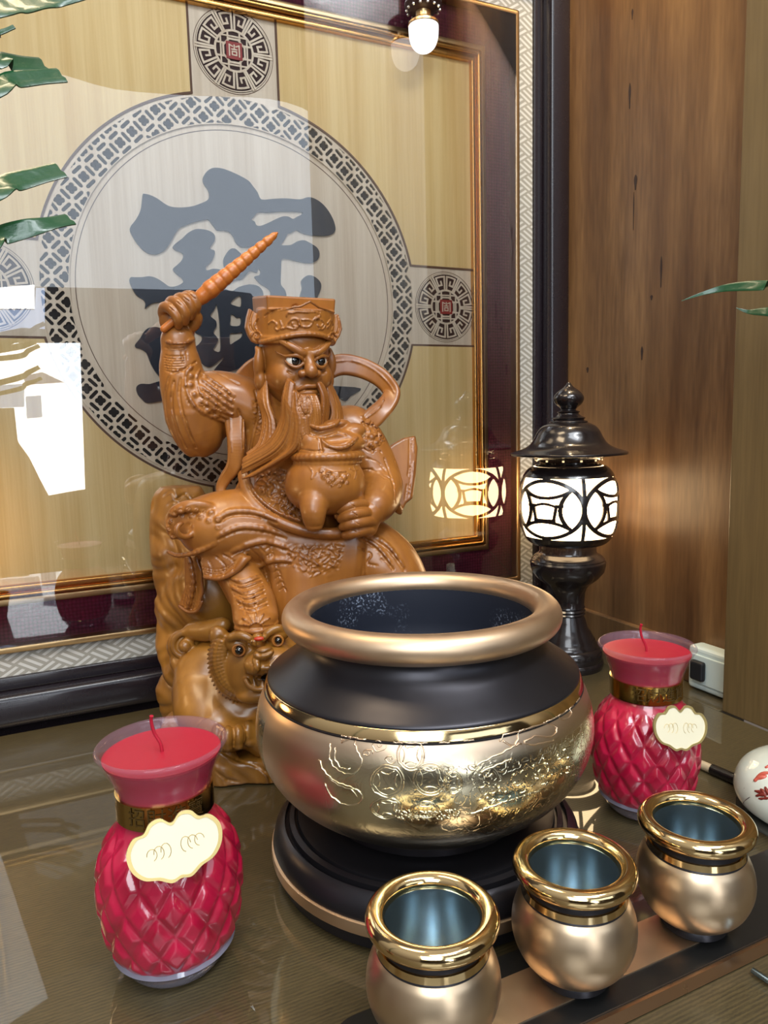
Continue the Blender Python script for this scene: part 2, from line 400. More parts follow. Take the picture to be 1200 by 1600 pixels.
# medallions with a key fret
def medallion(mx, mz, label=None):
    e = pflat('medallion', [circ(mx, mz, RM*.95, 64)], .0040, .0008, M_dark)
    pflat('medallion_line', [circ(mx, mz, RM, 96), circ(mx, mz, RM-.0007, 96)], .0040, .0006, M_groove, e)
    parts = []
    def strip(p, w, y=.0024):
        for k in range(len(p)-1):
            A_, B_ = np.array(p[k], float), np.array(p[k+1], float); t = B_-A_; ln_ = np.hypot(*t)
            if ln_ < 1e-7: continue
            t = t/ln_; nn = np.array([-t[1], t[0]])*w/2; A_ = A_-t*w*.5; B_ = B_+t*w*.5
            c4 = [A_-nn, B_-nn, B_+nn, A_+nn]
            dy = 9e-6*(len(parts) % 60); V = [(mx+q_[0], yy-dy, mz+q_[1]) for yy in (y, y+.0016) for q_ in c4]
            parts.append((V, [(0, 1, 2, 3), (0, 4, 5, 1), (1, 5, 6, 2), (2, 6, 7, 3), (3, 7, 4, 0)]))
    W = RM*.047
    def pol(s, t, k, mir):      # s in 0..1 across a 30 degree sector, t radial 0..1
        if mir: s = 1-s
        a = (k+s)*PI/6; r = RM*(.47+.46*t); return (r*math.sin(a), r*math.cos(a))
    for k in range(12):
        mir = k % 2
        path = []
        def seg(a, b, n=4):
            for q in np.linspace(0, 1, n)[(1 if path else 0):]: path.append(pol(a[0]+(b[0]-a[0])*q, a[1]+(b[1]-a[1])*q, k, mir))
        seg((.13, 0), (.10, .84), 2); seg((.10, .84), (.74, .84)); seg((.74, .84), (.74, .34), 2); seg((.74, .34), (.40, .34), 3); seg((.40, .34), (.42, .56), 2)
        strip(path, W)
        path = []; seg((.905, .06), (.93, 1.02), 2); strip(path, W)
    strip([(RM*.47*math.cos(a), RM*.47*math.sin(a)) for a in np.linspace(0, 2*PI, 49)], W*1.1)
    strip([(RM*.93*math.cos(a), RM*.93*math.sin(a)) for a in np.linspace(0, 2*PI, 65)], W*.5, .0030)
    q = RM*.20
    octo = [(RM*.29*math.cos(a+PI/8), RM*.29*math.sin(a+PI/8)) for a in np.linspace(0, 2*PI, 9)]
    strip(octo, W)
    for s_ in (1, -1):
        for dd in (.15,):
            strip([(-RM*.43, s_*RM*dd), (-RM*.27, s_*RM*dd)], W*.9); strip([(RM*.43, s_*RM*dd), (RM*.27, s_*RM*dd)], W*.9)
            strip([(s_*RM*dd, -RM*.43), (s_*RM*dd, -RM*.27)], W*.9); strip([(s_*RM*dd, RM*.43), (s_*RM*dd, RM*.27)], W*.9)
        strip([(-RM*.33, s_*RM*.33), (RM*.33, s_*RM*.33)], W*.8); strip([(s_*RM*.33, -RM*.33), (s_*RM*.33, RM*.33)], W*.8)
    V, Fc = join_geo(parts); link('key_fret', mesh_from('key_fret', V, Fc), M_maple, e)
    sq = pflat('seal', [[(mx-q, mz-q), (mx+q, mz-q), (mx+q, mz+q), (mx-q, mz+q)]], .0030, .0018, M_red, e)
    parts.clear(); g = q*.62
    glyph = [[(-g, -g), (-g, g), (-g*.35, g*.75)], [(g, -g), (g, g), (g*.35, g*.75)], [(0, g), (0, g*.2)], [(-g*.5, g*.2), (g*.5, g*.2)],
             [(-g*.45, -g*.2), (g*.45, -g*.2), (g*.45, -g*.85), (-g*.45, -g*.85), (-g*.45, -g*.2)]]
    for gl_ in glyph: strip(gl_, RM*.03, .0008)
    V, Fc = join_geo(parts); link('seal_glyph', mesh_from('seal_glyph', V, Fc), M_maple, e)
    return e
for mx, mz in ((AM, 0), (0, AM), (-AM, 0), (0, -AM)): medallion(mx, mz)

# the navy character, traced as one joined shape with its counters
def on_panel(pts): return [(lambda p: (p[0]-PC[0], p[2]-PC[1]))(on_y(x, y, PY)) for x, y in pts]
A6 = lambda ox, oy, s, L: [(ox+x/s, oy+y/s) for x, y in L]
top = A6(190, 250, 6, [(78, 640), (130, 565), (175, 480), (190, 400), (198, 325), (215, 318), (270, 330), (340, 365), (410, 415), (470, 440), (560, 446), (660, 435), (740, 408), (800, 380),
    (822, 345), (815, 285), (775, 225), (763, 175), (785, 125), (825, 88), (880, 73), (960, 85), (1060, 125), (1150, 170), (1200, 205)]) + \
    A6(340, 250, 6, [(330, 245), (375, 305), (410, 370), (520, 365), (640, 360), (770, 370), (840, 350), (900, 358), (970, 400), (1030, 465), (1075, 540), (1100, 610), (1103, 660), (1075, 695), (1010, 710),
    (900, 705), (820, 690), (770, 672), (740, 655), (690, 682), (660, 690), (630, 745), (597, 795), (640, 800), (690, 795), (750, 762), (810, 753), (870, 780), (930, 820), (955, 870), (945, 925), (905, 958), (850, 965),
    (780, 955), (700, 935), (650, 925), (602, 930), (595, 1010), (592, 1100), (590, 1170)]) + \
    A6(340, 400, 5, [(492, 150), (495, 225), (528, 270), (530, 340), (420, 340), (415, 280), (385, 245), (340, 220), (310, 190), (290, 160), (325, 150), (337, 125), (325, 98), (312, 110), (310, 128), (280, 120), (250, 118),
    (225, 145), (190, 180), (150, 185), (110, 170)]) + \
    A6(340, 250, 6, [(90, 1060), (60, 985), (58, 930), (85, 875), (120, 835), (165, 832), (210, 870), (250, 895), (300, 870), (350, 815), (280, 815), (220, 812), (175, 775), (150, 720), (110, 672), (50, 658), (0, 657)]) + \
    A6(190, 250, 6, [(880, 640), (845, 595), (812, 556), (760, 562), (680, 580), (600, 610), (545, 635), (510, 680), (465, 760), (420, 830), (365, 870), (310, 883), (240, 868), (170, 810), (110, 725)])
hole1 = A6(340, 250, 6, [(318, 560), (350, 522), (385, 488), (480, 490), (600, 480), (740, 482), (795, 490), (790, 510), (745, 532), (705, 553), (665, 532), (610, 530), (545, 555), (470, 592), (400, 618), (362, 610), (348, 578)])
mid = A6(190, 250, 6, [(482, 810), (520, 772), (570, 735), (620, 685), (690, 650), (760, 650), (830, 668), (872, 705), (872, 760), (828, 828), (870, 850), (868, 900), (835, 960), (792, 995), (797, 1035), (860, 1020), (930, 1030),
    (1010, 1065), (1080, 1110)]) + A6(190, 430, 6, [(960, 110), (1035, 148), (1090, 115), (1160, 92), (1200, 90)]) + \
    A6(340, 400, 5, [(240, 222), (300, 228), (345, 262), (360, 330), (360, 520), (300, 760), (200, 860), (90, 905)]) + \
    A6(190, 430, 6, [(900, 915), (870, 890), (960, 780), (940, 780), (880, 830), (820, 860), (760, 830), (730, 780), (700, 735), (668, 690), (720, 650), (755, 605), (745, 565), (690, 535), (700, 490), (745, 440), (740, 400), (700, 410), (640, 560),
    (600, 420), (560, 210), (460, 200), (430, 235), (380, 250), (300, 258), (250, 285), (220, 312), (225, 262), (200, 225), (150, 195), (110, 140), (75, 60), (85, 20), (130, 20), (200, 18), (260, 10), (330, 30), (400, 75), (450, 107), (520, 100), (580, 62),
    (560, 20)]) + A6(190, 250, 6, [(530, 1080), (482, 1025), (520, 985), (565, 940), (580, 890), (550, 860), (500, 840)])
h2 = A6(190, 430, 6, [(890, 272), (870, 320), (832, 375), (850, 400), (885, 430), (888, 480), (860, 535), (890, 575), (905, 610), (880, 660), (860, 700), (925, 712), (925, 560), (918, 420), (905, 330)])
h3 = A6(190, 430, 6, [(1118, 198), (1070, 210), (1022, 262), (1060, 285), (1120, 292)])
h4 = A6(190, 430, 6, [(1025, 370), (1020, 420), (1022, 472), (1110, 470), (1118, 400), (1080, 398), (1050, 372)])
h5 = A6(190, 430, 6, [(1020, 545), (1012, 600), (1020, 648), (1060, 625), (1125, 580), (1128, 535), (1080, 545)])
left = A6(190, 430, 6, [(128, 650), (175, 590), (210, 530), (260, 492), (350, 490), (450, 560), (500, 700), (440, 900), (395, 978), (330, 920), (275, 830), (235, 730), (180, 690), (140, 680)])
bott = A6(190, 430, 6, [(140, 1050), (180, 1018), (260, 1020), (330, 1000), (400, 990)])+[(300, 590), (390, 600), (470, 600), (520, 603), (564, 607), (548, 619), (540, 627), (525, 623), (470, 640), (380, 640), (270, 632)]+A6(190, 430, 6, [(420, 1175), (250, 1198), (190, 1160), (150, 1110)])
dot = A6(340, 400, 5, [(655, 200), (680, 165), (720, 150), (770, 170), (805, 210), (808, 250), (795, 290), (780, 330), (800, 420), (870, 460), (860, 560), (700, 560), (640, 380), (650, 300), (662, 250)])
S = lambda L: smooth_path(on_panel(L), 3, True)
ch = pflat('character', [S(top), S(hole1), S(mid), S(h2), S(h3), S(h4), S(h5), S(left), S(bott), S(dot)], .0040, .0045, M_navy)
ch['label'] = 'navy blue calligraphic character'

# mouldings, mats, brocade and outer frame
def frame_ring(name, h0, h1, y0, y1, mat, parent=panel, bev=0):
    """square ring from half size h0 to h1, mitred"""
    bm = bmesh.new(); rings = []
    for h, y in ((h0, y1), (h0, y0), (h1, y0), (h1, y1)):
        rings.append([bm.verts.new((sx_*h, y, sz_*h)) for sx_, sz_ in ((1, 1), (-1, 1), (-1, -1), (1, -1))])
    for a in range(4):
        for k in range(4):
            b_ = (a+1) % 4; bm.faces.new((rings[a][k], rings[a][(k+1) % 4], rings[b_][(k+1) % 4], rings[b_][k]))
    bmesh.ops.recalc_face_normals(bm, faces=bm.faces)
    if bev: bmesh.ops.bevel(bm, geom=[e for e in bm.edges if abs(e.verts[0].co.y-y0) < 1e-6 and abs(e.verts[1].co.y-y0) < 1e-6], offset=bev, segments=3, affect='EDGES', profile=.5)
    me = bpy.data.meshes.new(name); bm.to_mesh(me); bm.free(); return link(name, me, mat, parent, 40)
def bumpy(name, col, rough, sc, strength, kind='VORONOI', metal=0):
    m, n, l, b = new_mat(name); b.inputs['Base Color'].default_value = col; b.inputs['Roughness'].default_value = rough; b.inputs['Metallic'].default_value = metal
    tc = n.new('ShaderNodeTexCoord'); v = n.new('ShaderNodeTexVoronoi'); v.inputs['Scale'].default_value = sc; v.inputs['Randomness'].default_value = .12; b.inputs['Specular IOR Level'].default_value = .15
    l.new(tc.outputs['Object'], v.inputs['Vector'])
    bp = n.new('ShaderNodeBump'); bp.inputs['Strength'].default_value = strength; bp.inputs['Distance'].default_value = .001; bp.invert = True
    l.new(v.outputs['Distance'], bp.inputs['Height']); l.new(bp.outputs[0], b.inputs['Normal'])
    mx = n.new('ShaderNodeValToRGB'); mx.color_ramp.elements[0].position = .0; mx.color_ramp.elements[1].position = .75
    mx.color_ramp.elements[0].color = tuple(min(1, c*1.5) for c in col[:3])+(1,); mx.color_ramp.elements[1].color = tuple(c*.35 for c in col[:3])+(1,)
    l.new(v.outputs['Distance'], mx.inputs[0]); l.new(mx.outputs[0], b.inputs['Base Color']); return m
M_plum = bumpy('plum_mesh_fabric', srgb(84, 22, 44), .7, 190, .9)
def brocade():
    m, n, l, b = new_mat('grey_key_brocade')
    tc = n.new('ShaderNodeTexCoord'); sp = n.new('ShaderNodeSeparateXYZ'); l.new(tc.outputs['Object'], sp.inputs[0])
    def mt(op, a, b_=None, c=None):
        q = n.new('ShaderNodeMath'); q.operation = op
        for i, v in enumerate((a, b_, c)):
            if v is None: continue
            if isinstance(v, (int, float)): q.inputs[i].default_value = v
            else: l.new(v, q.inputs[i])
        return q.outputs[0]
    k = 34.0      # cells per metre along the slanted axes
    A = mt('MULTIPLY', mt('ADD', mt('MULTIPLY', sp.outputs['X'], .62), sp.outputs['Z']), k); B = mt('MULTIPLY', mt('SUBTRACT', mt('MULTIPLY', sp.outputs['X'], .62), sp.outputs['Z']), k)
    chk = mt('MODULO', mt('ADD', mt('FLOOR', A), mt('ADD', mt('FLOOR', B), 1000)), 2)
    def stripes(c): return mt('GREATER_THAN', mt('PINGPONG', mt('MULTIPLY', c, 3.0), .5), .27)
    sa, sb = stripes(A), stripes(B)
    ed = mt('GREATER_THAN', mt('MAXIMUM', mt('PINGPONG', mt('ADD', A, .5), .5), mt('PINGPONG', mt('ADD', B, .5), .5)), .44)
    mx = mt('ADD', mt('MULTIPLY', sa, chk), mt('MULTIPLY', sb, mt('SUBTRACT', 1, chk)))
    fac = mt('MULTIPLY', mx, mt('SUBTRACT', 1, mt('MULTIPLY', ed, 0.9)))
    mix = n.new('ShaderNodeMix'); mix.data_type = 'RGBA'; mix.inputs[6].default_value = srgb(144, 140, 130); mix.inputs[7].default_value = srgb(188, 186, 180)
    l.new(fac, mix.inputs[0]); l.new(mix.outputs[2], b.inputs['Base Color']); b.inputs['Roughness'].default_value = .45
    bp = n.new('ShaderNodeBump'); bp.inputs['Strength'].default_value = .5; bp.inputs['Distance'].default_value = .0006
    l.new(fac, bp.inputs['Height']); l.new(bp.outputs[0], b.inputs['Normal']); return m
M_broc = brocade()
frame_ring('gilt_moulding', .4005, .4095, -.006, .012, M_gold, bev=.002)
frame_ring('gilt_bead', .4105, .4185, -.010, .012, M_gold, bev=.0028)
frame_ring('gilt_lip', .4195, .4285, -.004, .012, M_goldpale, bev=.001)
frame_ring('plum_mat', .4285, .484, .004, .012, M_plum)
for sx_ in (1, -1):
    for sz_ in (1, -1):
        pbox('mitre_joint', -.0004, .0004, -.0385, .0385, .003, .005, M_black).matrix_local = Matrix.Translation((sx_*.4562, 0, sz_*.4562)) @ Matrix.Rotation(sx_*sz_*PI/4, 4, 'Y')
frame_ring('outer_bead', .484, .4935, -.012, .012, M_goldpale, bev=.0028)
frame_ring('brocade_border', .4935, .530, .002, .012, M_broc)
frame_ring('outer_strip', .530, .548, -.004, .014, M_blackwood, bev=.002)
frame_ring('outer_frame', .549, .5935, -.026, .014, M_blackwood, bev=.009)
M_picglass = clear_glass('picture_glass', 1.9)
g = pbox('glass_pane', -.4838, .4838, -.4838, .4838, -.0152, -.0150, M_picglass)
# ================================================================== censer and its stand
M_satin = plain('champagne_satin', srgb(218, 192, 160), .34, 1.0)
M_satin2 = plain('champagne_satin_rim', srgb(216, 186, 154), .42, 1.0)
M_polish = plain('polished_gold', srgb(226, 204, 148), .10, 1.0)
M_bright = plain('bright_gold', srgb(238, 208, 154), .10, 1.0)
M_bronze = plain('black_bronze', srgb(52, 50, 54), .34, .75)
M_bronze2 = plain('black_bronze_matte', srgb(34, 32, 36), .42, .5)
CX, CY = .3106, .5856
stand = thing('censer_stand', 'round black stepped wooden stand with a gold band under the large censer', 'stand', (CX, CY, 0))
lathe('base_ring', [(0, 0), (.134, 0), (.140, .004), (.1415, .012), (.1425, .017)], M_bronze2, stand)
lathe('gold_band', [(.1425, .0165), (.1455, .0175), (.1462, .022), (.1458, .0275), (.1430, .0285)], M_satin2, stand)
lathe('upper_tier', [(.1435, .028), (.1445, .031), (.1425, .039), (.1370, .0465), (.1330, .0485), (.1325, .0440), (.1290, .0440), (.1285, .0500), (.1240, .0515), (.1235, .0480), (.1215, .0480), (.1205, .0520), (.116, .0530), (0, .0530)], M_bronze, stand, seg=128)
Z0 = .0532
censer = thing('incense_burner', 'large round champagne-gold and black censer on the stepped stand, embossed with coins', 'incense burner', (CX, CY, Z0))
def body_r(z):   # outer radius of the belly, z measured from the table
    P = BELLY; return float(np.interp(z-Z0, [p[1] for p in P], [p[0] for p in P]))
BELLY = np.array(smooth_path([(.098, .018), (.118, .0255), (.137, .042), (.1500, .063), (.1552, .085), (.1535, .105), (.1490, .119), (.1455, .1255)], 6))
lathe('foot', [(0, 0), (.088, 0), (.0925, .003), (.0925, .008), (.0890, .011), (.0885, .0135), (.094, .0165), (.099, .0190), (0, .0191)], M_bronze, censer, seg=128)
def belly_mat():
    m, n, l, b = new_mat('champagne_belly')
    tc = n.new('ShaderNodeTexCoord'); sp = n.new('ShaderNodeSeparateXYZ'); l.new(tc.outputs['Object'], sp.inputs[0])
    at = n.new('ShaderNodeMath'); at.operation = 'ARCTAN2'; l.new(sp.outputs['Y'], at.inputs[0]); l.new(sp.outputs['X'], at.inputs[1])
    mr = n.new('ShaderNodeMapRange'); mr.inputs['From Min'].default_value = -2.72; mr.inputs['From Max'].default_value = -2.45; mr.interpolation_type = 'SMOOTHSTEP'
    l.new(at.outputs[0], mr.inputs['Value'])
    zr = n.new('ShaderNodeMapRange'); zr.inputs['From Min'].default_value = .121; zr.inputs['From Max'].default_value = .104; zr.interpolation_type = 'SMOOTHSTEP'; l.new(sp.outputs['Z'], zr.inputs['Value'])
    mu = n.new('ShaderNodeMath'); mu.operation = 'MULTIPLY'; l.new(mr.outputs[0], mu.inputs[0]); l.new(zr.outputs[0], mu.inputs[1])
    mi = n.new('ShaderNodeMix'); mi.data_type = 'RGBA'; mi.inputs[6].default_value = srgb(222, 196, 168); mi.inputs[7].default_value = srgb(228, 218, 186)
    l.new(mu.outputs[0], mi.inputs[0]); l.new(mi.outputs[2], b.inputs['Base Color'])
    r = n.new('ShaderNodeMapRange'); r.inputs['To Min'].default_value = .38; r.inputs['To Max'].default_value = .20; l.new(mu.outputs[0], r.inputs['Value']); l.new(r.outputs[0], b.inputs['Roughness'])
    b.inputs['Metallic'].default_value = 1
    vo = n.new('ShaderNodeTexNoise'); vo.inputs['Scale'].default_value = 75; vo.inputs['Detail'].default_value = 2; vo.inputs['Distortion'].default_value = 2.2; l.new(tc.outputs['Object'], vo.inputs['Vector'])
    cr = n.new('ShaderNodeValToRGB'); cr.color_ramp.elements[0].position = .46; cr.color_ramp.elements[1].position = .54; l.new(vo.outputs['Fac'], cr.inputs[0])
    m2 = n.new('ShaderNodeMapRange'); m2.inputs['From Min'].default_value = -2.2; m2.inputs['From Max'].default_value = -1.5; m2.inputs['To Min'].default_value = .10; m2.inputs['To Max'].default_value = .45; l.new(at.outputs[0], m2.inputs['Value'])
    m3 = n.new('ShaderNodeMath'); m3.operation = 'MULTIPLY'; l.new(m2.outputs[0], m3.inputs[0]); l.new(mu.outputs[0], m3.inputs[1])
    bp = n.new('ShaderNodeBump'); bp.inputs['Distance'].default_value = .0006; l.new(m3.outputs[0], bp.inputs['Strength']); l.new(cr.outputs[0], bp.inputs['Height']); l.new(bp.outputs[0], b.inputs['Normal'])
    return m
lathe('belly', list(map(tuple, BELLY)), belly_mat(), censer, seg=160, smooth=180)
lathe('line', [(.1450, .1250), (.1462, .1256), (.1462, .1268), (.1450, .1274)], M_bronze2, censer, seg=128)
lathe('gold_band', [(.1452, .1272), (.1458, .1278), (.1432, .1352), (.1426, .1356), (.140, .1356)], M_bright, censer, seg=160)
lathe('shoulder', [(.1425, .1354), (.1420, .1376), (.1360, .1420), (.1260, .1490), (.1160, .1570), (.1100, .1640), (.1075, .1710), (.1085, .1800)], M_bronze, censer, seg=160, sub=4)
RR, RT, ZR = .1150, .0127, .1880
lathe('rim', torus_prof(RR, RT, ZR, 14), M_satin2, censer, seg=160, smooth=180)
def ash_mat():
    m, n, l, b = new_mat('dusty_black_inside'); b.inputs['Roughness'].default_value = .5
    tc = n.new('ShaderNodeTexCoord'); a = n.new('ShaderNodeTexNoise'); a.inputs['Scale'].default_value = 16; a.inputs['Detail'].default_value = 3; l.new(tc.outputs['Object'], a.inputs['Vector'])
    v = n.new('ShaderNodeTexNoise'); v.inputs['Scale'].default_value = 420; v.inputs['Detail'].default_value = 3; l.new(tc.outputs['Object'], v.inputs['Vector'])
    r1 = n.new('ShaderNodeMapRange'); r1.inputs['From Min'].default_value = .50; r1.inputs['From Max'].default_value = .70; l.new(a.outputs['Fac'], r1.inputs['Value'])
    r2_ = n.new('ShaderNodeMapRange'); r2_.inputs['From Min'].default_value = .55; r2_.inputs['From Max'].default_value = .66; l.new(v.outputs['Fac'], r2_.inputs['Value'])
    mu = n.new('ShaderNodeMath'); mu.operation = 'MULTIPLY'; l.new(r1.outputs[0], mu.inputs[0]); l.new(r2_.outputs[0], mu.inputs[1])
    mi = n.new('ShaderNodeMix'); mi.data_type = 'RGBA'; mi.inputs[6].default_value = srgb(30, 34, 46); mi.inputs[7].default_value = srgb(150, 160, 180)
    l.new(mu.outputs[0], mi.inputs[0]); l.new(mi.outputs[2], b.inputs['Base Color']); return m
lathe('liner', [(.1030, .1900), (.1030, .1800), (.1040, .1640), (.1060, .1480), (.1080, .130), (.100, .115), (0, .112)], ash_mat(), censer, seg=96)
# embossed relief on the front of the belly: coins, clouds and scrolls
def on_belly(th, z, lift=.0):
    r = body_r(z)+lift; return Vector((r*math.cos(th), r*math.sin(th), z-Z0))
TH_C = math.atan2(-CY, -CX)          # angle facing the camera
def bx_th(px):                       # px offset from the axis at the belly -> theta
    return TH_C+math.asin(max(-.985, min(.985, px/258)))
relief = []
def rel_line(pts, r=.00065, closed=False, lift=.0001):
    r = r*.85
    pp = [on_belly(th, z, lift) for th, z in pts]
    if closed: pp.append(pp[0]); pp.append(pp[1])
    relief.append(tube('', pp, r, None, seg=5, me_only=True))
def belly_tz(px, py):
    """belly angle and height under a picture point (used once to copy the motif's layout)"""
    d = ray(px, py); lo, hi = .3, .75
    prev = None
    for k in range(180):
        s = lo+(hi-lo)*k/179; p = CAM+d*s; rr_ = math.hypot(p[0]-CX, p[1]-CY)
        if .07 < p[2] < .181 and rr_ <= body_r(p[2]):
            return math.atan2(p[1]-CY, p[0]-CX), float(p[2])
    return None
def mot(pts, r=.00065, closed=False):
    q = [belly_tz(x, y) for x, y in pts]
    q = [v for v in q if v]
    if len(q) > 2: rel_line(q, r, closed and len(q) == len(pts))
def coin(px, py, w, h):
    for k in (1, .84): mot([(px+w*k*math.cos(a), py+h*k*math.sin(a)) for a in np.linspace(0, 2*PI, 26, endpoint=False)], .0008 if k == 1 else .0005, True)
    for q in range(4):
        a0 = q*PI/2
        pts = []
        for t in np.linspace(-.62, .62, 9):
            ox, oy = 1.18*math.cos(a0), 1.18*math.sin(a0); x = ox-.72*math.cos(a0+t); y = oy-.72*math.sin(a0+t); pts.append((px+w*x, py+h*y))
        mot(pts, .0006)
coin(642, 1178, 21, 24); coin(606, 1219, 26, 25); coin(672, 1216, 26, 26); coin(604, 1262, 24, 16); coin(664, 1264, 22, 12); coin(708, 1222, 13, 18)
def spiral(px, py, s, turns=1.6, d=1, a0=0):
    mot([(px+s*(1-k)*math.cos(a0+d*turns*2*PI*k), py+s*.9*(1-k)*math.sin(a0+d*turns*2*PI*k)) for k in np.linspace(0, .92, 22)], .0006)
for a_ in ((592, 1163, 13), (575, 1176, 9, 1.4, -1), (610, 1184, 10), (540, 1150, 8), (560, 1142, 7), (625, 1150, 8, 1.5, -1), (660, 1146, 7), (690, 1150, 9), (720, 1142, 8, 1.4, -1), (738, 1196, 10), (705, 1198, 8), (760, 1206, 9),
           (806, 1122, 8), (824, 1116, 7, 1.4, -1), (846, 1108, 8), (782, 1136, 7), (862, 1122, 8, 1.5, -1), (880, 1110, 6), (896, 1092, 6)):
    spiral(*a_)
mot(smooth_path([(518, 1160), (516, 1180), (522, 1196), (540, 1208), (556, 1206), (566, 1190), (560, 1172), (556, 1158), (566, 1146), (574, 1140)], 4), .0008)
mot(smooth_path([(526, 1166), (524, 1182), (534, 1198), (548, 1200)], 4), .0007)
mot(smooth_path([(500, 1186), (508, 1204), (526, 1220), (548, 1228), (566, 1240), (562, 1254), (540, 1256), (520, 1244), (508, 1224)], 4), .0008)
mot(smooth_path([(512, 1212), (530, 1226), (552, 1234), (560, 1244)], 4), .0006)
mot(smooth_path([(534, 1160), (552, 1150), (562, 1142), (580, 1146)], 4), .0008)
mot(smooth_path([(780, 1158), (792, 1136), (806, 1132), (808, 1150), (800, 1164), (784, 1156)], 4), .0009)
mot(smooth_path([(814, 1140), (850, 1130), (868, 1136), (860, 1150), (834, 1150), (818, 1160), (840, 1162), (866, 1156)], 4), .0008)
mot(smooth_path([(740, 1196), (768, 1182), (796, 1168), (812, 1160)], 4), .0009); mot(smooth_path([(748, 1206), (776, 1194), (800, 1184)], 4), .0009)
mot(smooth_path([(862, 1110), (876, 1124), (892, 1116), (884, 1100)], 4), .0008)
for k in range(46):                 # pearls and short strokes low on the right
    x = random.uniform(740, 905); y = 1272-(x-740)*.42-random.uniform(0, 44)
    if random.random() < .5: mot([(x, y), (x+5, y-3), (x+11, y-6)], .0007)
    else: mot([(x, y), (x+2, y+2), (x+3, y-1)], .0011)
for k in range(120):                # small waves near the foot
    x = random.uniform(615, 715); y = 1282-random.uniform(0, 14)-abs(x-665)*.05
    mot([(x, y), (x+2, y-2), (x+4, y), (x+5, y+1)], .0006)
mot([(x, 1268-(x-740)*.33) for x in np.linspace(728, 850, 12)], .0007)
V, Fc = join_geo(relief); rel = link('embossed_relief', mesh_from('embossed_relief', V, Fc), bpy.data.materials['champagne_belly'], censer, 180)
rel['label'] = 'embossed coins and clouds'

# ================================================================== three cups and their tray
tray = thing('cup_tray', 'long black tray with gold inlay and gold front edge under the cups', 'tray', (.3242, .386, 0))
def rrect(x0, x1, y0, y1, r, n=8):
    o = []
    for cx_, cy_, a in ((x1-r, y1-r, 0), (x0+r, y1-r, PI/2), (x0+r, y0+r, PI), (x1-r, y0+r, 1.5*PI)):
        for t in np.linspace(0, PI/2, n): o.append((cx_+r*math.cos(a+t), cy_+r*math.sin(a+t)))
    return o
M_traytop = plain('tray_black', srgb(24, 24, 24), .3, 0, .4)
M_pinkgold = plain('rose_gold_edge', srgb(208, 170, 138), .28, 1)
flat_shape('tray_board', [rrect(-.185, .30, -.036, .040, .030)], .0130, M_traytop, tray, mapf=lambda c: (c.x, c.y, c.z+.0070))
flat_shape('edge_strip', [rrect(-.160, .30, -.0392, -.0362, .0012)], .0110, M_pinkgold, tray, mapf=lambda c: (c.x, c.y, c.z+.0065))
flat_shape('inlay', [rrect(-.150, .152, -.018, .020, .001)], .0010, M_satin2, tray, mapf=lambda c: (c.x, c.y, c.z+.0139))
M_cupin = plain('steel_inside', srgb(206, 218, 224), .20, 1.0)
def make_cup():
    t = thing('offering_cup', '', 'cup', (0, 0, .0145), 0, 'gold offering cups on the tray')
    K = .0423
    lathe('foot', [(0, 0), (.0235, 0), (.0255, .002), (.0245, .006), (.0225, .009), (0, .009)], M_bronze, t, seg=64)
    lathe('body', [(.0220, .0080), (.0300, .0110), (.0385, .0205), (.0437, .0345), (.0435, .0480), (.0398, .0590), (.0365, .0640)], M_satin, t, seg=96, smooth=180, sub=5)
    lathe('dark_neck', [(.0362, .0636), (.0372, .0650), (.0366, .0662)], M_bronze, t, seg=64)
    lathe('bright_band', [(.0360, .0660), (.0373, .0664), (.0366, .0710), (.0350, .0714)], M_bright, t, seg=96)
    lathe('dark_neck', [(.0352, .0712), (.0346, .0740), (.0350, .0800)], M_bronze, t, seg=64)
    lathe('rim', torus_prof(.0372, .0064, .0845, 12), M_bright, t, seg=96, smooth=180)
    lathe('lining', [(.0318, .0880), (.0312, .0840), (.0312, .0180), (0, .0180)], M_cupin, t, seg=96)
    return t
def dup(root, loc, rotz=0, label=None):
    r = root.copy(); COL.objects.link(r); r.location = loc; r.rotation_euler = (0, 0, rotz)
    if label: r['label'] = label
    for c in list(root.children):
        d = c.copy(); COL.objects.link(d); d.parent = r
        for g_ in c.children:
            e = g_.copy(); COL.objects.link(e); e.parent = d
    return r
cup = make_cup(); cup.location = (.2085, .386, .0145)
cup['label'] = 'small gold-rimmed cup nearest the viewer, at the left end of the tray'
dup(cup, (.3242, .386, .0145), .4, 'small gold-rimmed cup standing in the middle of the tray between two others')
dup(cup, (.4445, .386, .0145), .8, 'small gold-rimmed cup at the right, beside the flowered porcelain')

# ================================================================== pineapple candles
def wax_mat():
    m, n, l, b = new_mat('red_wax_behind_glass'); b.inputs['Base Color'].default_value = srgb(196, 24, 62)
    b.inputs['Roughness'].default_value = .3; b.inputs['Coat Weight'].default_value = 1; b.inputs['Coat Roughness'].default_value = .05
    b.inputs['Subsurface Weight'].default_value = .0
    tc = n.new('ShaderNodeTexCoord'); no = n.new('ShaderNodeTexNoise'); no.inputs['Scale'].default_value = 35; no.inputs['Detail'].default_value = 4; l.new(tc.outputs['Object'], no.inputs['Vector'])
    cr = n.new('ShaderNodeValToRGB'); cr.color_ramp.elements[0].color = srgb(150, 10, 44); cr.color_ramp.elements[1].color = srgb(192, 26, 66); cr.color_ramp.elements[0].position = .35; cr.color_ramp.elements[1].position = .7
    l.new(no.outputs['Fac'], cr.inputs[0]); l.new(cr.outputs[0], b.inputs['Base Color']); return m
M_wax = wax_mat(); M_waxtop = plain('red_wax', srgb(168, 26, 48), .38, 0)
M_waxdeep = plain('red_wax_neck', srgb(176, 16, 50), .25, 0, .6)
M_jar = clear_glass('jar_glass', 1.3, (.97, .95, .97, 1), .03, 1.45, .06)
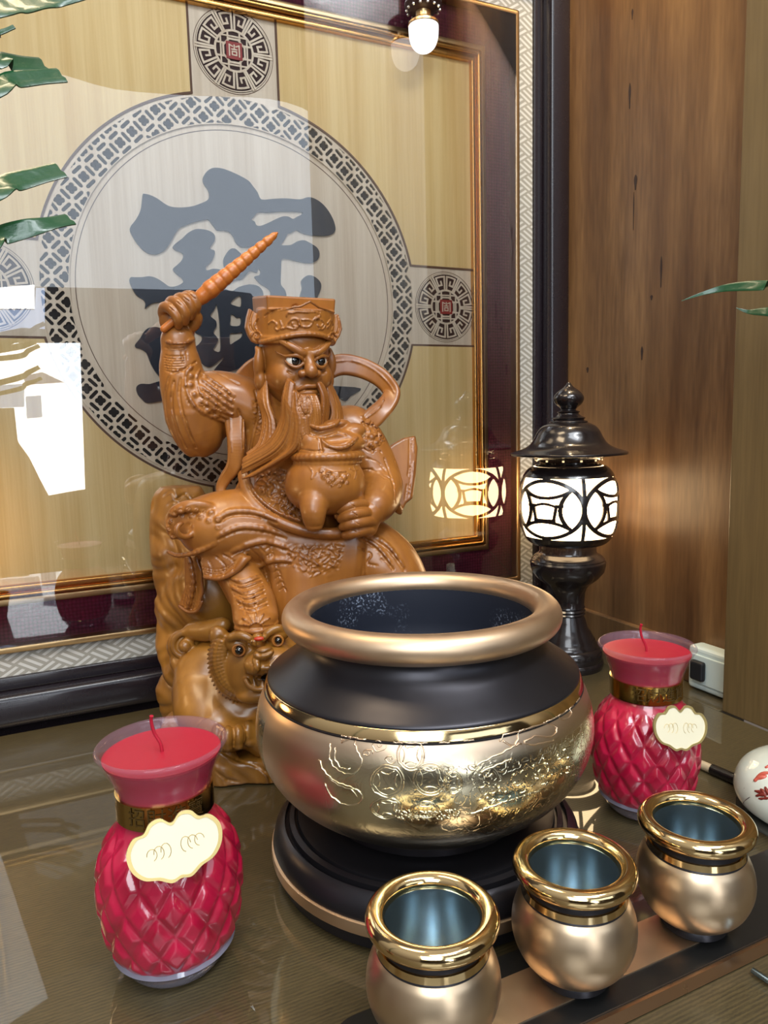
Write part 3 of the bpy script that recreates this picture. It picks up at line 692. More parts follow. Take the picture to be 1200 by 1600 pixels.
M_rimglass = plain('mauve_rim_glass', srgb(150, 112, 130), .06, 0, .8); M_rimglass.node_tree.nodes['Principled BSDF'].inputs['Alpha'].default_value = .22
M_jarbase = plain('thick_glass_base', srgb(176, 172, 192), .08, 0, .8); M_jarbase.node_tree.nodes['Principled BSDF'].inputs['Transmission Weight'].default_value = .55
M_band = plain('gold_foil_band', srgb(190, 158, 92), .14, 1.0)
M_band2 = plain('stamped_mark', srgb(92, 70, 34), .4, .6)
M_tag = plain('pale_gold_tag', srgb(236, 226, 196), .42, .12)
M_tagedge = plain('gold_tag_edge', srgb(214, 190, 126), .3, .7)
def pine(T, Z):
    N = 14
    ph = Z/.0180
    u = N*T/(2*PI)*1.0+ph/2; v = N*T/(2*PI)-ph/2
    fu = np.abs((u % 1)-.5)*2; fv = np.abs((v % 1)-.5)*2
    h = 1-np.maximum(fu, fv)
    fade = np.clip((Z-.018)/.01, 0, 1)*np.clip((.118-Z)/.006, 0, 1)
    return (np.minimum(h*1.6, .8)*.0036-.0014)*fade
def make_candle():
    t = thing('pineapple_candle', '', 'candle', (0, 0, 0), 0, 'red pineapple candles in glass jars')
    lathe('glass_base', [(0, 0), (.030, 0), (.0365, .003), (.0420, .012), (.0450, .0205), (0, .0205)], M_jarbase, t, seg=96, sub=2)
    lathe('wax_body', [(.0405, .0130), (.0440, .0175), (.0495, .030), (.0530, .050), (.0545, .068), (.0530, .086), (.0480, .102), (.0405, .114), (.0355, .1215), (.0335, .1250)], M_wax, t, seg=264, smooth=180, disp=pine, sub=14)
    lathe('wax_neck', [(.0325, .1240), (.0338, .1420), (.0352, .1480), (.0375, .1560), (.0410, .1650), (.0432, .1700), (0, .1700)], M_waxdeep, t, seg=80,
          matfn=None)
    lathe('wax_top', [(.0434, .1698), (.0438, .1718), (0, .1714)], M_waxtop, t, seg=80)
    lathe('jar_rim', [(.0345, .1430), (.0362, .1480), (.0385, .1560), (.0430, .1650), (.0472, .1745), (.0492, .1775), (.0482, .1797), (.0462, .1795), (.0440, .1760), (.0424, .1700)], M_rimglass, t, seg=96, sub=3, smooth=180)
    lathe('foil_band', [(.0345, .1262), (.0366, .1267), (.0364, .1452), (.0345, .1457)], M_band, t, seg=96)
    parts = []
    me = text_mesh('招財進寶', .0150)
    V = []
    for v in me.vertices:
        th = v.co.x/.0368; V.append(Vector((.0369*math.sin(th), -.0369*math.cos(th), .1360+v.co.y)))
    lt = link('stamped_characters', mesh_from('stamped_characters', V, [tuple(p.vertices) for p in me.polygons]), M_band2, t)
    bpy.data.meshes.remove(me)
    w = [Vector(p) for p in smooth_path([(0, 0, .170), (-.001, 0, .178), (-.005, .001, .187), (-.0065, .001, .196), (-.006, 0, .2005)], 4)]
    tube('wick', w, [.0013]*(len(w)-1)+[.0016], M_waxtop, t, seg=8)
    return t
def make_tag(parent, th, z, tilt, roll, lean=.05):
    pts = []
    # bracket-shaped cloud plate with four lobes and a notch at the top
    base = [(0, .016), (.006, .0205), (.0125, .0195), (.017, .0145), (.0235, .0135), (.0285, .006), (.0275, -.004), (.0215, -.0115), (.013, -.0145), (.006, -.0185), (0, -.0175)]
    lp = smooth_path(base+[(-x, y) for x, y in base[-2:0:-1]], 5, True)
    o = flat_shape('tag', [lp], .0010, M_tag, parent, bevel=0)
    rim = [(x*1.0, y*1.0) for x, y in lp]; inn = [(x*.915, y*.90) for x, y in lp]
    e = flat_shape('tag_edge', [rim, inn], .0020, M_tagedge, o)
    mk = []
    for sx_ in (-1, 1):
        for k in range(3):
            mk.append(tube('', [Vector((sx_*(.006+.0042*k+.003*math.cos(a)), .001+.0045*math.sin(a)*(1-.1*k), .0006)) for a in np.linspace(0, 4.5, 10)], .00022, None, seg=4, me_only=True))
    V, Fc = join_geo(mk); link('embossing', mesh_from('embossing', V, Fc), M_tagedge, o)
    R = .0575
    d = Vector((math.sin(th), -math.cos(th), 0)); rgt = Vector((math.cos(th), math.sin(th), 0))
    zup = Vector((0, 0, 1)); nrm = (d+zup*lean).normalized(); upv = (zup-nrm*zup.dot(nrm)).normalized()
    m = Matrix.Identity(4)
    for i in range(3): m[i][0] = rgt[i]; m[i][1] = upv[i]; m[i][2] = nrm[i]; m[i][3] = (d*R)[i]+(z if i == 2 else 0)
    o.matrix_local = m @ Matrix.Rotation(roll, 4, 'Z') @ Matrix.Rotation(tilt, 4, 'Y')
    return o
cand = make_candle(); cand.location = (.0700, .5575, 0)
cand['label'] = 'red pineapple-shaped candle in the left foreground, its tag nearly white'
c2 = dup(cand, (.5585, .5540, 0), 0, 'red pineapple-shaped candle on the right, between the censer and the white socket')
cand.rotation_euler[2] = -.12; c2.rotation_euler[2] = -.35
make_tag(cand, .08, .1240, 0, .10, .28).scale = (1.14, 1.14, 1)
make_tag(c2, .16, .1105, 0, -.12, .25).scale = (1.04, 1.10, 1)

# ================================================================== lantern
LX, LY = .7800, .9500
M_lamp = plain('dark_bronze_enamel', srgb(34, 28, 28), .22, .35, .5)
M_pane = glow('lantern_glow', (1, .70, .38, 1), 11)
lan = thing('lantern', 'lit dark bronze pagoda lantern with pierced coin globe beside the wooden wall', 'lamp', (LX, LY, 0))
lathe('base', [(0, 0), (.058, 0), (.0595, .006), (.0585, .011), (.0565, .013), (.0570, .0155), (.0565, .028), (.0530, .0335), (.0505, .035), (.050, .038), (.0470, .041), (.0440, .048)], M_lamp, lan)
lathe('stem', [(.0440, .047), (.0385, .058), (.0330, .066), (.0300, .077), (.0275, .084), (.0262, .0870), (.0290, .0895), (.0270, .0920), (.0292, .0950), (.0268, .0980), (.0285, .1005), (.0270, .104),
               (.0285, .125), (.0320, .134), (.0380, .141)], M_lamp, lan)
lathe('collar', [(.0375, .1400), (.050, .1500), (.0585, .161), (.0608, .171), (.0611, .177), (.0585, .180), (.0590, .1815), (.054, .187), (.047, .191), (.0455, .195), (.0455, .206), (.049, .209)], M_lamp, lan)
GZ0, GZ1, GR = .2185, .3200, .0800
def globe_r(z):
    t = (z-.2710)/.0635; return .0500+(.0800-.0500)*np.sqrt(np.clip(1-np.abs(t)**2.6*.93, 0, 1))
zz = np.linspace(.2085, .3335, 17)
lathe('inner_glass', [(float(globe_r(z))-.0035, float(z)) for z in zz], M_pane, lan, seg=96, smooth=180)
def lamp_mask(T, Z):
    u = ((T/(PI/2)) % 1)*2-1           # -1..1 across one coin
    h = .0450; v = (Z-.2700)/h
    rho = np.hypot(u, v); t = .055
    metal = np.abs(v) > 1.06
    metal |= np.abs(rho-1) < t*1.15
    ins = rho < 1
    for cx_, cy_ in ((0, 1.414), (0, -1.414), (1.414, 0), (-1.414, 0)):
        metal |= ins & (np.abs(np.hypot(u-cx_, v-cy_)-1) < t)
    # ingot outline with side ties
    w = .40+.10*np.clip((v+.3)/.5, 0, 1); top_ = .17+.10*np.cos(np.clip(u/.3, -1, 1)*PI/2)*.9
    inside = (np.abs(u) < w*.70+.02) & (v > -.40) & (v < top_)
    w2 = w-.07*1.5; inn = (np.abs(u) < (w*.70+.02)-.085) & (v > -.31) & (v < top_-.09)
    metal |= inside & ~inn
    metal |= (np.abs(v-.15) < .05) & (np.abs(u) > .28) & (np.abs(u) < .50)
    metal |= (np.abs(np.abs(u)-1) < .045)
    return metal
NT, NZ = 900, 210
th_ = np.linspace(0, 2*PI, NT, endpoint=False); z_ = np.linspace(.2080, .3345, NZ)
T_, Z_ = np.meshgrid(th_, z_, indexing='ij'); Rg = globe_r(Z_)
Vo = np.stack([Rg*np.cos(T_), Rg*np.sin(T_), Z_], -1); Vi = np.stack([(Rg-.0025)*np.cos(T_), (Rg-.0025)*np.sin(T_), Z_], -1)
rotA = TH_L = math.atan2(-LY, -LX)-math.radians(27.0)-PI/4     # one coin's centre a little left of the line to the camera
mk = lamp_mask(T_+PI/NT-rotA, Z_)
mk = mk[:, :-1]
I, J = np.nonzero(mk); I2 = (I+1) % NT
idx = lambda a, b: a*NZ+b
Q = [np.stack([idx(I, J), idx(I2, J), idx(I2, J+1), idx(I, J+1)], -1)]; off = NT*NZ
Q.append(np.stack([idx(I, J+1), idx(I2, J+1), idx(I2, J), idx(I, J)], -1)+off)
for di, dj in ((1, 0), (-1, 0), (0, 1), (0, -1)):
    nb = np.zeros_like(mk); 
    if di: nb = np.roll(mk, -di, 0)
    elif dj == 1: nb[:, :-1] = mk[:, 1:]
    else: nb[:, 1:] = mk[:, :-1]
    a, b_ = np.nonzero(mk & ~nb); a2 = (a+1) % NT
    if di == 1: e0, e1 = idx(a2, b_), idx(a2, b_+1)
    elif di == -1: e0, e1 = idx(a, b_+1), idx(a, b_)
    elif dj == 1: e0, e1 = idx(a2, b_+1), idx(a, b_+1)
    else: e0, e1 = idx(a, b_), idx(a2, b_)
    Q.append(np.stack([e0, e0+off, e1+off, e1], -1))
Vg = np.concatenate([Vo.reshape(-1, 3), Vi.reshape(-1, 3)]); Qa = np.concatenate(Q)
used = np.unique(Qa); remap = np.zeros(len(Vg), np.int64); remap[used] = np.arange(len(used))
gme = big_mesh('pierced_globe', Vg[used], remap[Qa]); link('pierced_globe', gme, M_lamp, lan, 35)
lathe('neck', [(.0480, .3310), (.0530, .3345), (.0510, .3375), (.0450, .3390), (.0450, .3410), (.0480, .3420), (.0560, .3470), (.0600, .3500)], M_lamp, lan)
hl = thing('x', None, None); bpy.data.objects.remove(hl)
M_hole = glow('vent_glow', (1, .72, .38, 1), 1.4)
for k in range(12):
    a = math.atan2(-LY, -LX)+(k-5.5)*2*PI/12+.12
    o = box('vent_hole', (-.0016, -.0008, -.0013), (.0016, .0004, .0013), M_hole, lan); o.location = (.0530*math.cos(a), .0530*math.sin(a), .3440); o.rotation_euler = (0, 0, a+PI/2)
lathe('roof', [(.0520, 0.3480), (.0900, 0.3520), (.0925, 0.3535), (.0925, 0.3560), (.0850, 0.3585), (.0720, 0.3630), (.0610, 0.3700), (.0540, 0.3800), (.0490, 0.3900), (.0420, 0.3980), (.0330, 0.4025), (.0290, 0.4040)], M_lamp, lan, sub=4, smooth=60)
lathe('finial', [(.0290, 0.4025), (.0300, 0.4055), (.0245, 0.4080), (.0265, 0.4110), (.0205, 0.4140), (.0160, 0.4180), (.0180, 0.4210), (.0120, 0.4235), (.0130, 0.4265), (.0205, 0.4330), (.0240, 0.4405), (.0225, 0.4470), (.0165, 0.4540), (.0070, 0.4610), (.0025, 0.4670), (0, 0.4685)], M_lamp, lan, sub=4, smooth=60)

# cord behind the lantern
M_cord = plain('black_cable', srgb(14, 13, 14), .35)
cp = smooth_path([(LX+.064, LY+.030, .004), (LX+.072, LY+.02, .012), (.866, .92, .018), (.872, .90, .010), (.868, .875, .016), (.874, .855, .024), (.868, .835, .010), (.872, .81, .005), (.870, .792, .028)], 8)
cord = tube('power_cord', cp, .0032, M_cord, None, 8); setp(cord, 'black power cord lying behind the lantern along the wooden wall', 'cord')
cp2 = smooth_path([(.862, .92, .022), (.850, .905, .030), (.856, .885, .034), (.868, .872, .024), (.872, .888, .012), (.860, .906, .010)], 6, True)
tube('cord_loop', cp2, .0030, M_cord, cord, 8)

# socket on the right wall, mostly behind the post
M_white = plain('white_plastic', srgb(196, 210, 208), .4)
sock = thing('wall_socket', 'white plastic surface socket box low on the wooden wall with black plug', 'socket', (.874, .745, .035))
box('socket_box', (-.004, -.045, -.033), (.0255, .035, .033), M_white, sock, .006, 3)
box('face_plate', (-.0065, -.034, -.022), (-.0035, .026, .022), M_white, sock, .0015)
box('black_plug', (-.016, -.002, -.015), (-.006, .022, .015), plain('black_rubber', srgb(18, 20, 26), .5), sock, .004, 3)

# marker pen, porcelain, dish, metal strip at the right edge
M_pen = plain('pen_black', srgb(14, 13, 13), .3, 0, .3)
pa, pb = on_z(1092, 1193, .006), on_z(1168, 1226, .006)
pd = Vector(pb-pa).normalized()
pen = thing('marker_pen', 'black marker pen lying behind the right-hand candle', 'pen', tuple(pa))
tube('barrel', [Vector((0, 0, 0))+pd*.017, pd*.10], .0062, M_pen, pen, 20)
tube('pale_grip', [pd*-.016, pd*.017], [.0048, .0052], plain('pen_grip', srgb(180, 160, 130), .4), pen, 16)
def porcelain():
    m, n, l, b = new_mat('white_porcelain'); b.inputs['Base Color'].default_value = srgb(206, 212, 200); b.inputs['Roughness'].default_value = .12; b.inputs['Coat Weight'].default_value = .5
    return m
M_porc = porcelain()
pc = on_z(1262, 1262, .01)
lid = thing('porcelain_lid', 'white porcelain bowl painted with red flowers, cut off by the right edge', 'bowl', (float(pc[0]), float(pc[1]), .006))
LR = .0700
lidp = [(0.0, 0.0), (.050, .0), (.0640, .006), (.0695, .016), (.0690, .028), (.0630, .041), (.0500, .051), (.0320, .0570), (.012, .0595), (0, .060)]
lathe('bowl_shell', lidp, M_porc, lid, seg=96, sub=4, smooth=180)
def lid_pt(px, py, lift=.0004):
    d = ray(px, py); P = np.array(lidp[1:]); 
    for k in range(400):
        p = CAM+d*(.4+k*.0015)*1.0; q = p-np.array([pc[0], pc[1], .006]); rr_ = math.hypot(q[0], q[1])
        zt = float(np.interp(-rr_, -P[3:, 0], P[3:, 1])) if rr_ < .0695 else -1
        if q[2] <= zt: nn = Vector((q[0], q[1], .03)).normalized(); return Vector(q)+nn*lift
    return None
M_fl1 = plain('painted_coral', srgb(190, 86, 70), .3); M_fl2 = plain('painted_maroon', srgb(120, 44, 36), .3); M_fl3 = plain('painted_grey', srgb(96, 84, 84), .3)
def petals(name, lst, mat):
    parts = []
    for L, r0 in lst:
        pp = [lid_pt(x, y) for x, y in smooth_path(L, 3)]; pp = [p for p in pp if p is not None]
        if len(pp) > 2: n_ = len(pp); parts.append(tube('', pp, [r0*(.4+.6*math.sin(PI*(k+.5)/n_)) for k in range(n_)], None, seg=6, me_only=True))
    if parts:
        V, Fc = join_geo(parts); link(name, mesh_from(name, V, Fc), mat, lid, 180)
petals('painted_bud', [([(1179, 1221), (1188, 1216), (1199, 1214)], .0028), ([(1182, 1217), (1192, 1210), (1204, 1208)], .0024), ([(1196, 1200), (1206, 1197), (1214, 1198)], .002)], M_fl1)
petals('painted_flower', [([(1180, 1236), (1190, 1238), (1200, 1240)], .0022), ([(1182, 1244), (1192, 1242), (1202, 1242)], .0022), ([(1188, 1232), (1194, 1238), (1198, 1248)], .002), ([(1196, 1230), (1200, 1238), (1206, 1246)], .002), ([(1184, 1248), (1194, 1248), (1206, 1246)], .0016)], M_fl2)
petals('painted_stem', [([(1160, 1258), (1166, 1250), (1180, 1241)], .0005), ([(1163, 1232), (1170, 1226), (1180, 1220)], .0005)], M_fl3)
dc = on_z(1250, 1300, .003)
dish = lathe('glass_dish', [(0, .0006), (.045, .001), (.066, .004), (.0760, .008), (.0765, .0095), (.066, .0065), (.045, .0035), (0, .003)], M_jar, None, seg=96, sub=2)
dish.location = (float(pc[0])-.004, float(pc[1])-.016, 0.0005); setp(dish, 'clear glass dish with a bright rim under the painted porcelain bowl', 'dish')
sa_, sb_ = on_z(1176, 1516, .004), on_z(1230, 1552, .004)
rod = tube('metal_rod', [Vector(sa_), Vector(sb_)], .0022, plain('blue_steel', srgb(150, 180, 210), .15, 1), None, 12)
setp(rod, 'thin bluish metal rod at the lower right edge, in front of the tray', 'rod')
# ================================================================== plants and the bulb
M_leaf = plain('leaf_green', srgb(14, 66, 32), .32, 0, .3, bump=(120, .3)); M_leafedge = plain('leaf_pale_edge', srgb(196, 196, 150), .5)
def leaf(name, pts, w, parent, mat=M_leaf, blunt=True, up_=(0, 0, 1), edge=False):
    P = [Vector(p) for p in smooth_path(pts, 10)]; n = len(P); V = []; Fc = []
    for i, p in enumerate(P):
        t = (P[min(i+1, n-1)]-P[max(i-1, 0)]).normalized(); side = t.cross(Vector((-.45, -.85, .15))).normalized(); nn = side.cross(t).normalized()
        k = i/(n-1); ww = w*(1 if blunt else max(.06, 1-k**1.6))*(.75+.25*math.sin(PI*min(1, k*1.2)))
        for q, h in ((-1, 0), (-.55, .25), (0, -.15), (.55, .25), (1, 0)): V.append(p+side*ww*q+nn*ww*h*.5)
        for q, h in ((-1, 0), (-.55, .25), (0, -.15), (.55, .25), (1, 0)): V.append(p+side*ww*q+nn*(ww*h*.5-.0006))
    for i in range(n-1):
        for k in range(4):
            a = i*10+k; Fc += [(a, a+1, a+11, a+10), (a+5, a+15, a+16, a+6)]
        Fc += [(i*10, i*10+10, i*10+15, i*10+5), (i*10+4, i*10+9, i*10+19, i*10+14)]
    Fc += [tuple([(n-1)*10+k for k in (0, 1, 2, 3, 4, 9, 8, 7, 6, 5)])]
    return link(name, mesh_from(name, V, Fc), mat, parent, 60)
def w2(x, y, Y): p = on_y(x, y, Y); return tuple(p)
plantL = thing('palm_plant', 'green palm fronds with cut tips reaching in from the left edge', 'plant', (-.115, .40, .0))
def rel_to(pts, root): return [tuple(Vector(p)-Vector(root.location)) for p in pts]
LV = [([(-.117, .40, .56), w2(-60, 22, .41), w2(30, 8, .42), w2(80, 0, .43), w2(130, -14, .43)], .0046), ([(-.117, .40, .57), w2(-60, 84, .41), w2(10, 96, .42), w2(70, 102, .43)], .0052),
      ([(-.117, .40, .56), w2(-60, 140, .40), w2(20, 124, .41), w2(97, 117, .42)], .0046), ([(-.117, .40, .5), w2(-60, 306, .40), w2(20, 284, .41), w2(95, 265, .42)], .0050),
      ([(-.117, .40, .48), w2(-60, 392, .40), w2(0, 368, .41), w2(60, 352, .41), w2(110, 342, .42)], .0040), ([(-.117, .40, .56), w2(-40, 60, .45), w2(0, 50, .45), w2(22, 41, .45)], .0012)]
for L, w in LV: leaf('leaf', rel_to(L, plantL), w*1.35, plantL)
tube('stem', [Vector((-.005, 0, .02)), Vector((0, 0, .30)), Vector((-.002, 0, .58))], [.007, .006, .003], M_leaf, plantL)
lathe('pot', [(0, 0), (.030, 0), (.040, .05), (.042, .055), (.038, .055), (.036, .045), (0, .045)], plain('pot_glaze', srgb(150, 110, 90), .4), plantL, seg=48)
plantR = thing('spider_plant', 'two slender glossy green leaf tips crossing the wooden wall from the right edge', 'plant', (.775, .27, .0))
LV = [([(.775, .27, .44), w2(1260, 452, .50), w2(1200, 446, .56), w2(1140, 449, .60), w2(1100, 458, .62), w2(1065, 470, .63)], .0085), ([(.775, .27, .43), w2(1260, 492, .54), w2(1200, 487, .58), w2(1170, 487, .60), w2(1150, 481, .61)], .0080)]
for L, w in LV: leaf('leaf', rel_to(L, plantR), w, plantR, blunt=False)
tube('stem', [Vector((0, 0, .02)), Vector((.002, 0, .25)), Vector((0, 0, .45))], [.007, .006, .004], M_leaf, plantR)
lathe('pot', [(0, 0), (.036, 0), (.048, .07), (.052, .075), (.046, .075), (.044, .06), (0, .06)], plain('pot_glaze_white', srgb(190, 190, 180), .4), plantR, seg=48)
bp_ = on_y(662, 56, 1.074)  # solid bulb added in place of a lamp's mirror image in the glass
bulb = thing('bulb_stand_in', 'small glowing white globe bulb standing in for a lamp mirrored in the glass', 'light bulb', tuple(bp_))
M_bulb = glow('bulb_glow', (1, .98, .94, 1), 1.6)
lathe('globe', [(0, -.0245), (.010, -.0225), (.0180, -.0150), (.0222, -.004), (.0232, .008), (.0232, .014)], M_bulb, bulb, seg=48, sub=4, smooth=180)
lathe('collar', [(.0232, .0135), (.0240, .0145), (.0235, .0180), (.0160, .0230), (.012, .026), (.012, .034)], M_goldpale, bulb, seg=48)
lathe('canopy', [(.012, .034), (.024, .038), (.0290, .044), (.0285, .047), (.012, .052), (.008, .2)], plain('canopy_dark', srgb(60, 36, 34), .4), bulb, seg=48)
bd = []
for k in range(14):
    a = 2*PI*k/14; bm = bmesh.new(); bmesh.ops.create_icosphere(bm, subdivisions=1, radius=.0024, matrix=Matrix.Translation((.0255*math.cos(a), .0255*math.sin(a), .0365)))
    bd.append(([v.co.copy() for v in bm.verts], [tuple(v.index for v in f.verts) for f in bm.faces])); bm.free()
V, Fc = join_geo(bd); link('crystal_beads', mesh_from('crystal_beads', V, Fc), plain('crystal', srgb(220, 215, 205), .05, .6), bulb)
# ================================================================== the carved statue
import openvdb
S_O = np.array([.300, .900, 0.0]); S_B = math.atan2(.300, .900); D0 = math.hypot(.300, .900)
S_U = np.array([math.cos(S_B), -math.sin(S_B), 0]); S_W = -np.array([math.sin(S_B), math.cos(S_B), 0]); S_V = np.array([0, 0, 1.])
PXM = .00084                                 # one picture unit on the figure, in metres
def LW(x, y, w):
    """point on the figure: picture x, y and w millimetres in front of the figure's middle plane -> world"""
    d = ray(x, y); k = (D0-w*.001)/(-(d@S_W)); return CAM+d*k
class Sculpt:
    """distance-field modelling: shapes are blended into one continuous surface"""
    def __init__(s, lo, hi, vox, R=None, O=None):
        s.R = np.array([S_U, S_V, S_W]) if R is None else R      # rows = local axes in world
        s.O = S_O if O is None else O
        s.lo = np.array(lo, float); s.v = vox; s.n = np.ceil((np.array(hi)-s.lo)/vox).astype(int)+1
        s.f = np.full(s.n, .05, np.float32)
    def L(s, p):
        return s.R@(LW(*p)-s.O)
    def sub(s, lo, hi):
        a = np.clip(np.floor((lo-s.lo)/s.v).astype(int), 0, s.n); b = np.clip(np.ceil((hi-s.lo)/s.v).astype(int)+1, 0, s.n)
        if (b <= a).any(): return None, None
        ax = [(s.lo[i]+s.v*np.arange(a[i], b[i])).astype(np.float32) for i in range(3)]
        return (slice(a[0], b[0]), slice(a[1], b[1]), slice(a[2], b[2])), (ax[0][:, None, None], ax[1][None, :, None], ax[2][None, None, :])
    def mix(s, sl, d, k, op):
        g = s.f[sl]
        if op == '-':
            d = -d
            if k > 0: h = np.maximum(k-np.abs(g-d), 0)/k; s.f[sl] = np.maximum(g, d)+h*h*k*.25
            else: s.f[sl] = np.maximum(g, d)
        else:
            if k > 0: h = np.maximum(k-np.abs(g-d), 0)/k; s.f[sl] = np.minimum(g, d)-h*h*k*.25
            else: s.f[sl] = np.minimum(g, d)
    def rcl(s, a, b, ra, rb, k=.004, op='+'):
        a = np.asarray(a, float); b = np.asarray(b, float); m = max(ra, rb)+k+3*s.v
        sl, X = s.sub(np.minimum(a, b)-m, np.maximum(a, b)+m)
        if sl is None: return
        ab = b-a; L2 = float(ab@ab)+1e-12
        t = ((X[0]-a[0])*ab[0]+(X[1]-a[1])*ab[1]+(X[2]-a[2])*ab[2])/L2; t = np.clip(t, 0, 1)
        d = np.sqrt((X[0]-a[0]-t*ab[0])**2+(X[1]-a[1]-t*ab[1])**2+(X[2]-a[2]-t*ab[2])**2)-(ra+t*(rb-ra))
        s.mix(sl, d, k, op)
    def rc(s, p, q, rp, rq, k=5, op='+'):        # picture units for radii and k
        s.rcl(s.L(p), s.L(q), rp*PXM, rq*PXM, k*PXM, op)
    def path(s, pts, r, k=4, n=4, op='+'):
        P = smooth_path([s.L(p) for p in pts], n); m = len(P)
        rr = [r]*m if not hasattr(r, '__len__') else np.interp(np.linspace(0, 1, m), np.linspace(0, 1, len(r)), r)
        for i in range(m-1): s.rcl(P[i], P[i+1], rr[i]*PXM, rr[i+1]*PXM, k*PXM, op)
    def ell_l(s, c, r, A=None, k=.004, op='+'):
        c = np.asarray(c, float); r = np.asarray(r, float); A = np.eye(3) if A is None else A
        ext = np.abs(A.T)@r+k+3*s.v
        sl, X = s.sub(c-ext, c+ext)
        if sl is None: return
        x, y, z = X[0]-c[0], X[1]-c[1], X[2]-c[2]
        q = [A[i, 0]*x+A[i, 1]*y+A[i, 2]*z for i in range(3)]
        k0 = np.sqrt((q[0]/r[0])**2+(q[1]/r[1])**2+(q[2]/r[2])**2); k1 = np.sqrt((q[0]/r[0]**2)**2+(q[1]/r[1]**2)**2+(q[2]/r[2]**2)**2)+1e-9
        s.mix(sl, (k0*(k0-1)/k1).astype(np.float32), k, op)
    def ell(s, p, r, rot=0, k=5, op='+', tilt=0, yaw=0):   # rot in degrees about the view axis, tilt about the side axis
        c, sn = math.cos(math.radians(rot)), math.sin(math.radians(rot)); A = np.array([[c, sn, 0], [-sn, c, 0], [0, 0, 1.]])
        if tilt: c, sn = math.cos(math.radians(tilt)), math.sin(math.radians(tilt)); A = np.array([[1, 0, 0], [0, c, sn], [0, -sn, c]])@A
        if yaw: c, sn = math.cos(math.radians(yaw)), math.sin(math.radians(yaw)); A = np.array([[c, 0, -sn], [0, 1, 0], [sn, 0, c]])@A
        s.ell_l(s.L(p), np.array(r)*PXM, A, k*PXM, op)
    def band(s, pts, W, T, k=3, n=6, wdir=None, op='+', twist=None):
        """flat strap along a path; its width lies across the path in the picture plane, turned by twist degrees"""
        P = smooth_path([s.L(p) for p in pts], n); m = len(P)
        tw = np.zeros(m) if twist is None else np.interp(np.linspace(0, 1, m), np.linspace(0, 1, len(twist)), np.radians(twist))
        Wd = [W]*m if not hasattr(W, '__len__') else np.interp(np.linspace(0, 1, m), np.linspace(0, 1, len(W)), W)
        for i in range(m-1):
            a, b = P[i], P[i+1]; ab = b-a; Ln = np.linalg.norm(ab)
            if Ln < 1e-6: continue
            t_ = ab/Ln; sd = np.cross([0, 0, 1.], t_); sd /= np.linalg.norm(sd)+1e-9; nn = np.cross(t_, sd)
            c, sn = math.cos(tw[i]), math.sin(tw[i]); sd, nn = sd*c+nn*sn, nn*c-sd*sn
            Wm, Tm = Wd[i]*PXM, T*PXM; mg = Wm+k*PXM+3*s.v
            sl, X = s.sub(np.minimum(a, b)-mg, np.maximum(a, b)+mg)
            if sl is None: continue
            x, y, z = X[0]-a[0], X[1]-a[1], X[2]-a[2]
            tt = np.clip(x*t_[0]+y*t_[1]+z*t_[2], -.001, Ln+.001)
            x = x-tt*t_[0]; y = y-tt*t_[1]; z = z-tt*t_[2]
            e = x*sd[0]+y*sd[1]+z*sd[2]; g = x*nn[0]+y*nn[1]+z*nn[2]; o = x*t_[0]+y*t_[1]+z*t_[2]
            ex = np.maximum(np.abs(e)-(Wm-Tm*.9), 0); d = np.sqrt(ex*ex+g*g+o*o)-Tm
            s.mix(sl, d.astype(np.float32), k*PXM, op)
    def sheet(s, poly, T, k=3, rnd=1.5, op='+'):
        """flat plate with a traced outline; poly = (x, y, w) per corner"""
        P = np.array([s.L(p) for p in poly]); A = np.c_[P[:, 0], P[:, 1], np.ones(len(P))]; co, *_ = np.linalg.lstsq(A, P[:, 2], rcond=None)
        lo = P.min(0)-(T+rnd+k+4)*PXM; hi = P.max(0)+(T+rnd+k+4)*PXM
        sl, X = s.sub(lo, hi)
        if sl is None: return
        x = np.broadcast_to(X[0][:, :, 0], (X[0].shape[0], X[1].shape[1])); y = np.broadcast_to(X[1][:, :, 0], x.shape)
        d2 = np.full(x.shape, 1e9); ins = np.zeros(x.shape, bool); n = len(P)
        for i in range(n):
            a, b = P[i, :2], P[(i+1) % n, :2]; e = b-a; t = np.clip(((x-a[0])*e[0]+(y-a[1])*e[1])/(e@e+1e-12), 0, 1)
            d2 = np.minimum(d2, (x-a[0]-t*e[0])**2+(y-a[1]-t*e[1])**2)
            c = ((a[1] > y) != (b[1] > y)) & (x < (b[0]-a[0])*(y-a[1])/(b[1]-a[1]+1e-12)+a[0]); ins ^= c
        d = np.sqrt(d2)*np.where(ins, -1, 1); r_ = rnd*PXM
        w0 = (co[0]*x+co[1]*y+co[2])[:, :, None]; slope = math.sqrt(1+co[0]**2+co[1]**2)
        dz = np.abs(X[2]-w0)/slope-(T*PXM-r_); dd = d[:, :, None]+r_
        q = np.minimum(np.maximum(dd, dz), 0)+np.sqrt(np.maximum(dd, 0)**2+np.maximum(dz, 0)**2)-r_
        s.mix(sl, q.astype(np.float32), k*PXM, op)
    def hit(s, pts, back=0):
        """where picture points meet the front surface; local coordinates or None"""
        out = []
        for p in pts:
            d = s.R@ray(p[0], p[1]); c = s.R@(CAM-s.O)
            ts = np.arange(.62, 1.25, s.v*.6); Q = c+ts[:, None]*d
            I = np.rint((Q-s.lo)/s.v).astype(int); ok = ((I >= 0) & (I < s.n)).all(1)
            val = np.full(len(ts), 1.); I = np.clip(I, 0, s.n-1); val[ok] = s.f[I[ok, 0], I[ok, 1], I[ok, 2]]
            h = np.nonzero(val < 0)[0]
            out.append(Q[h[0]] if len(h) else None)
        return out
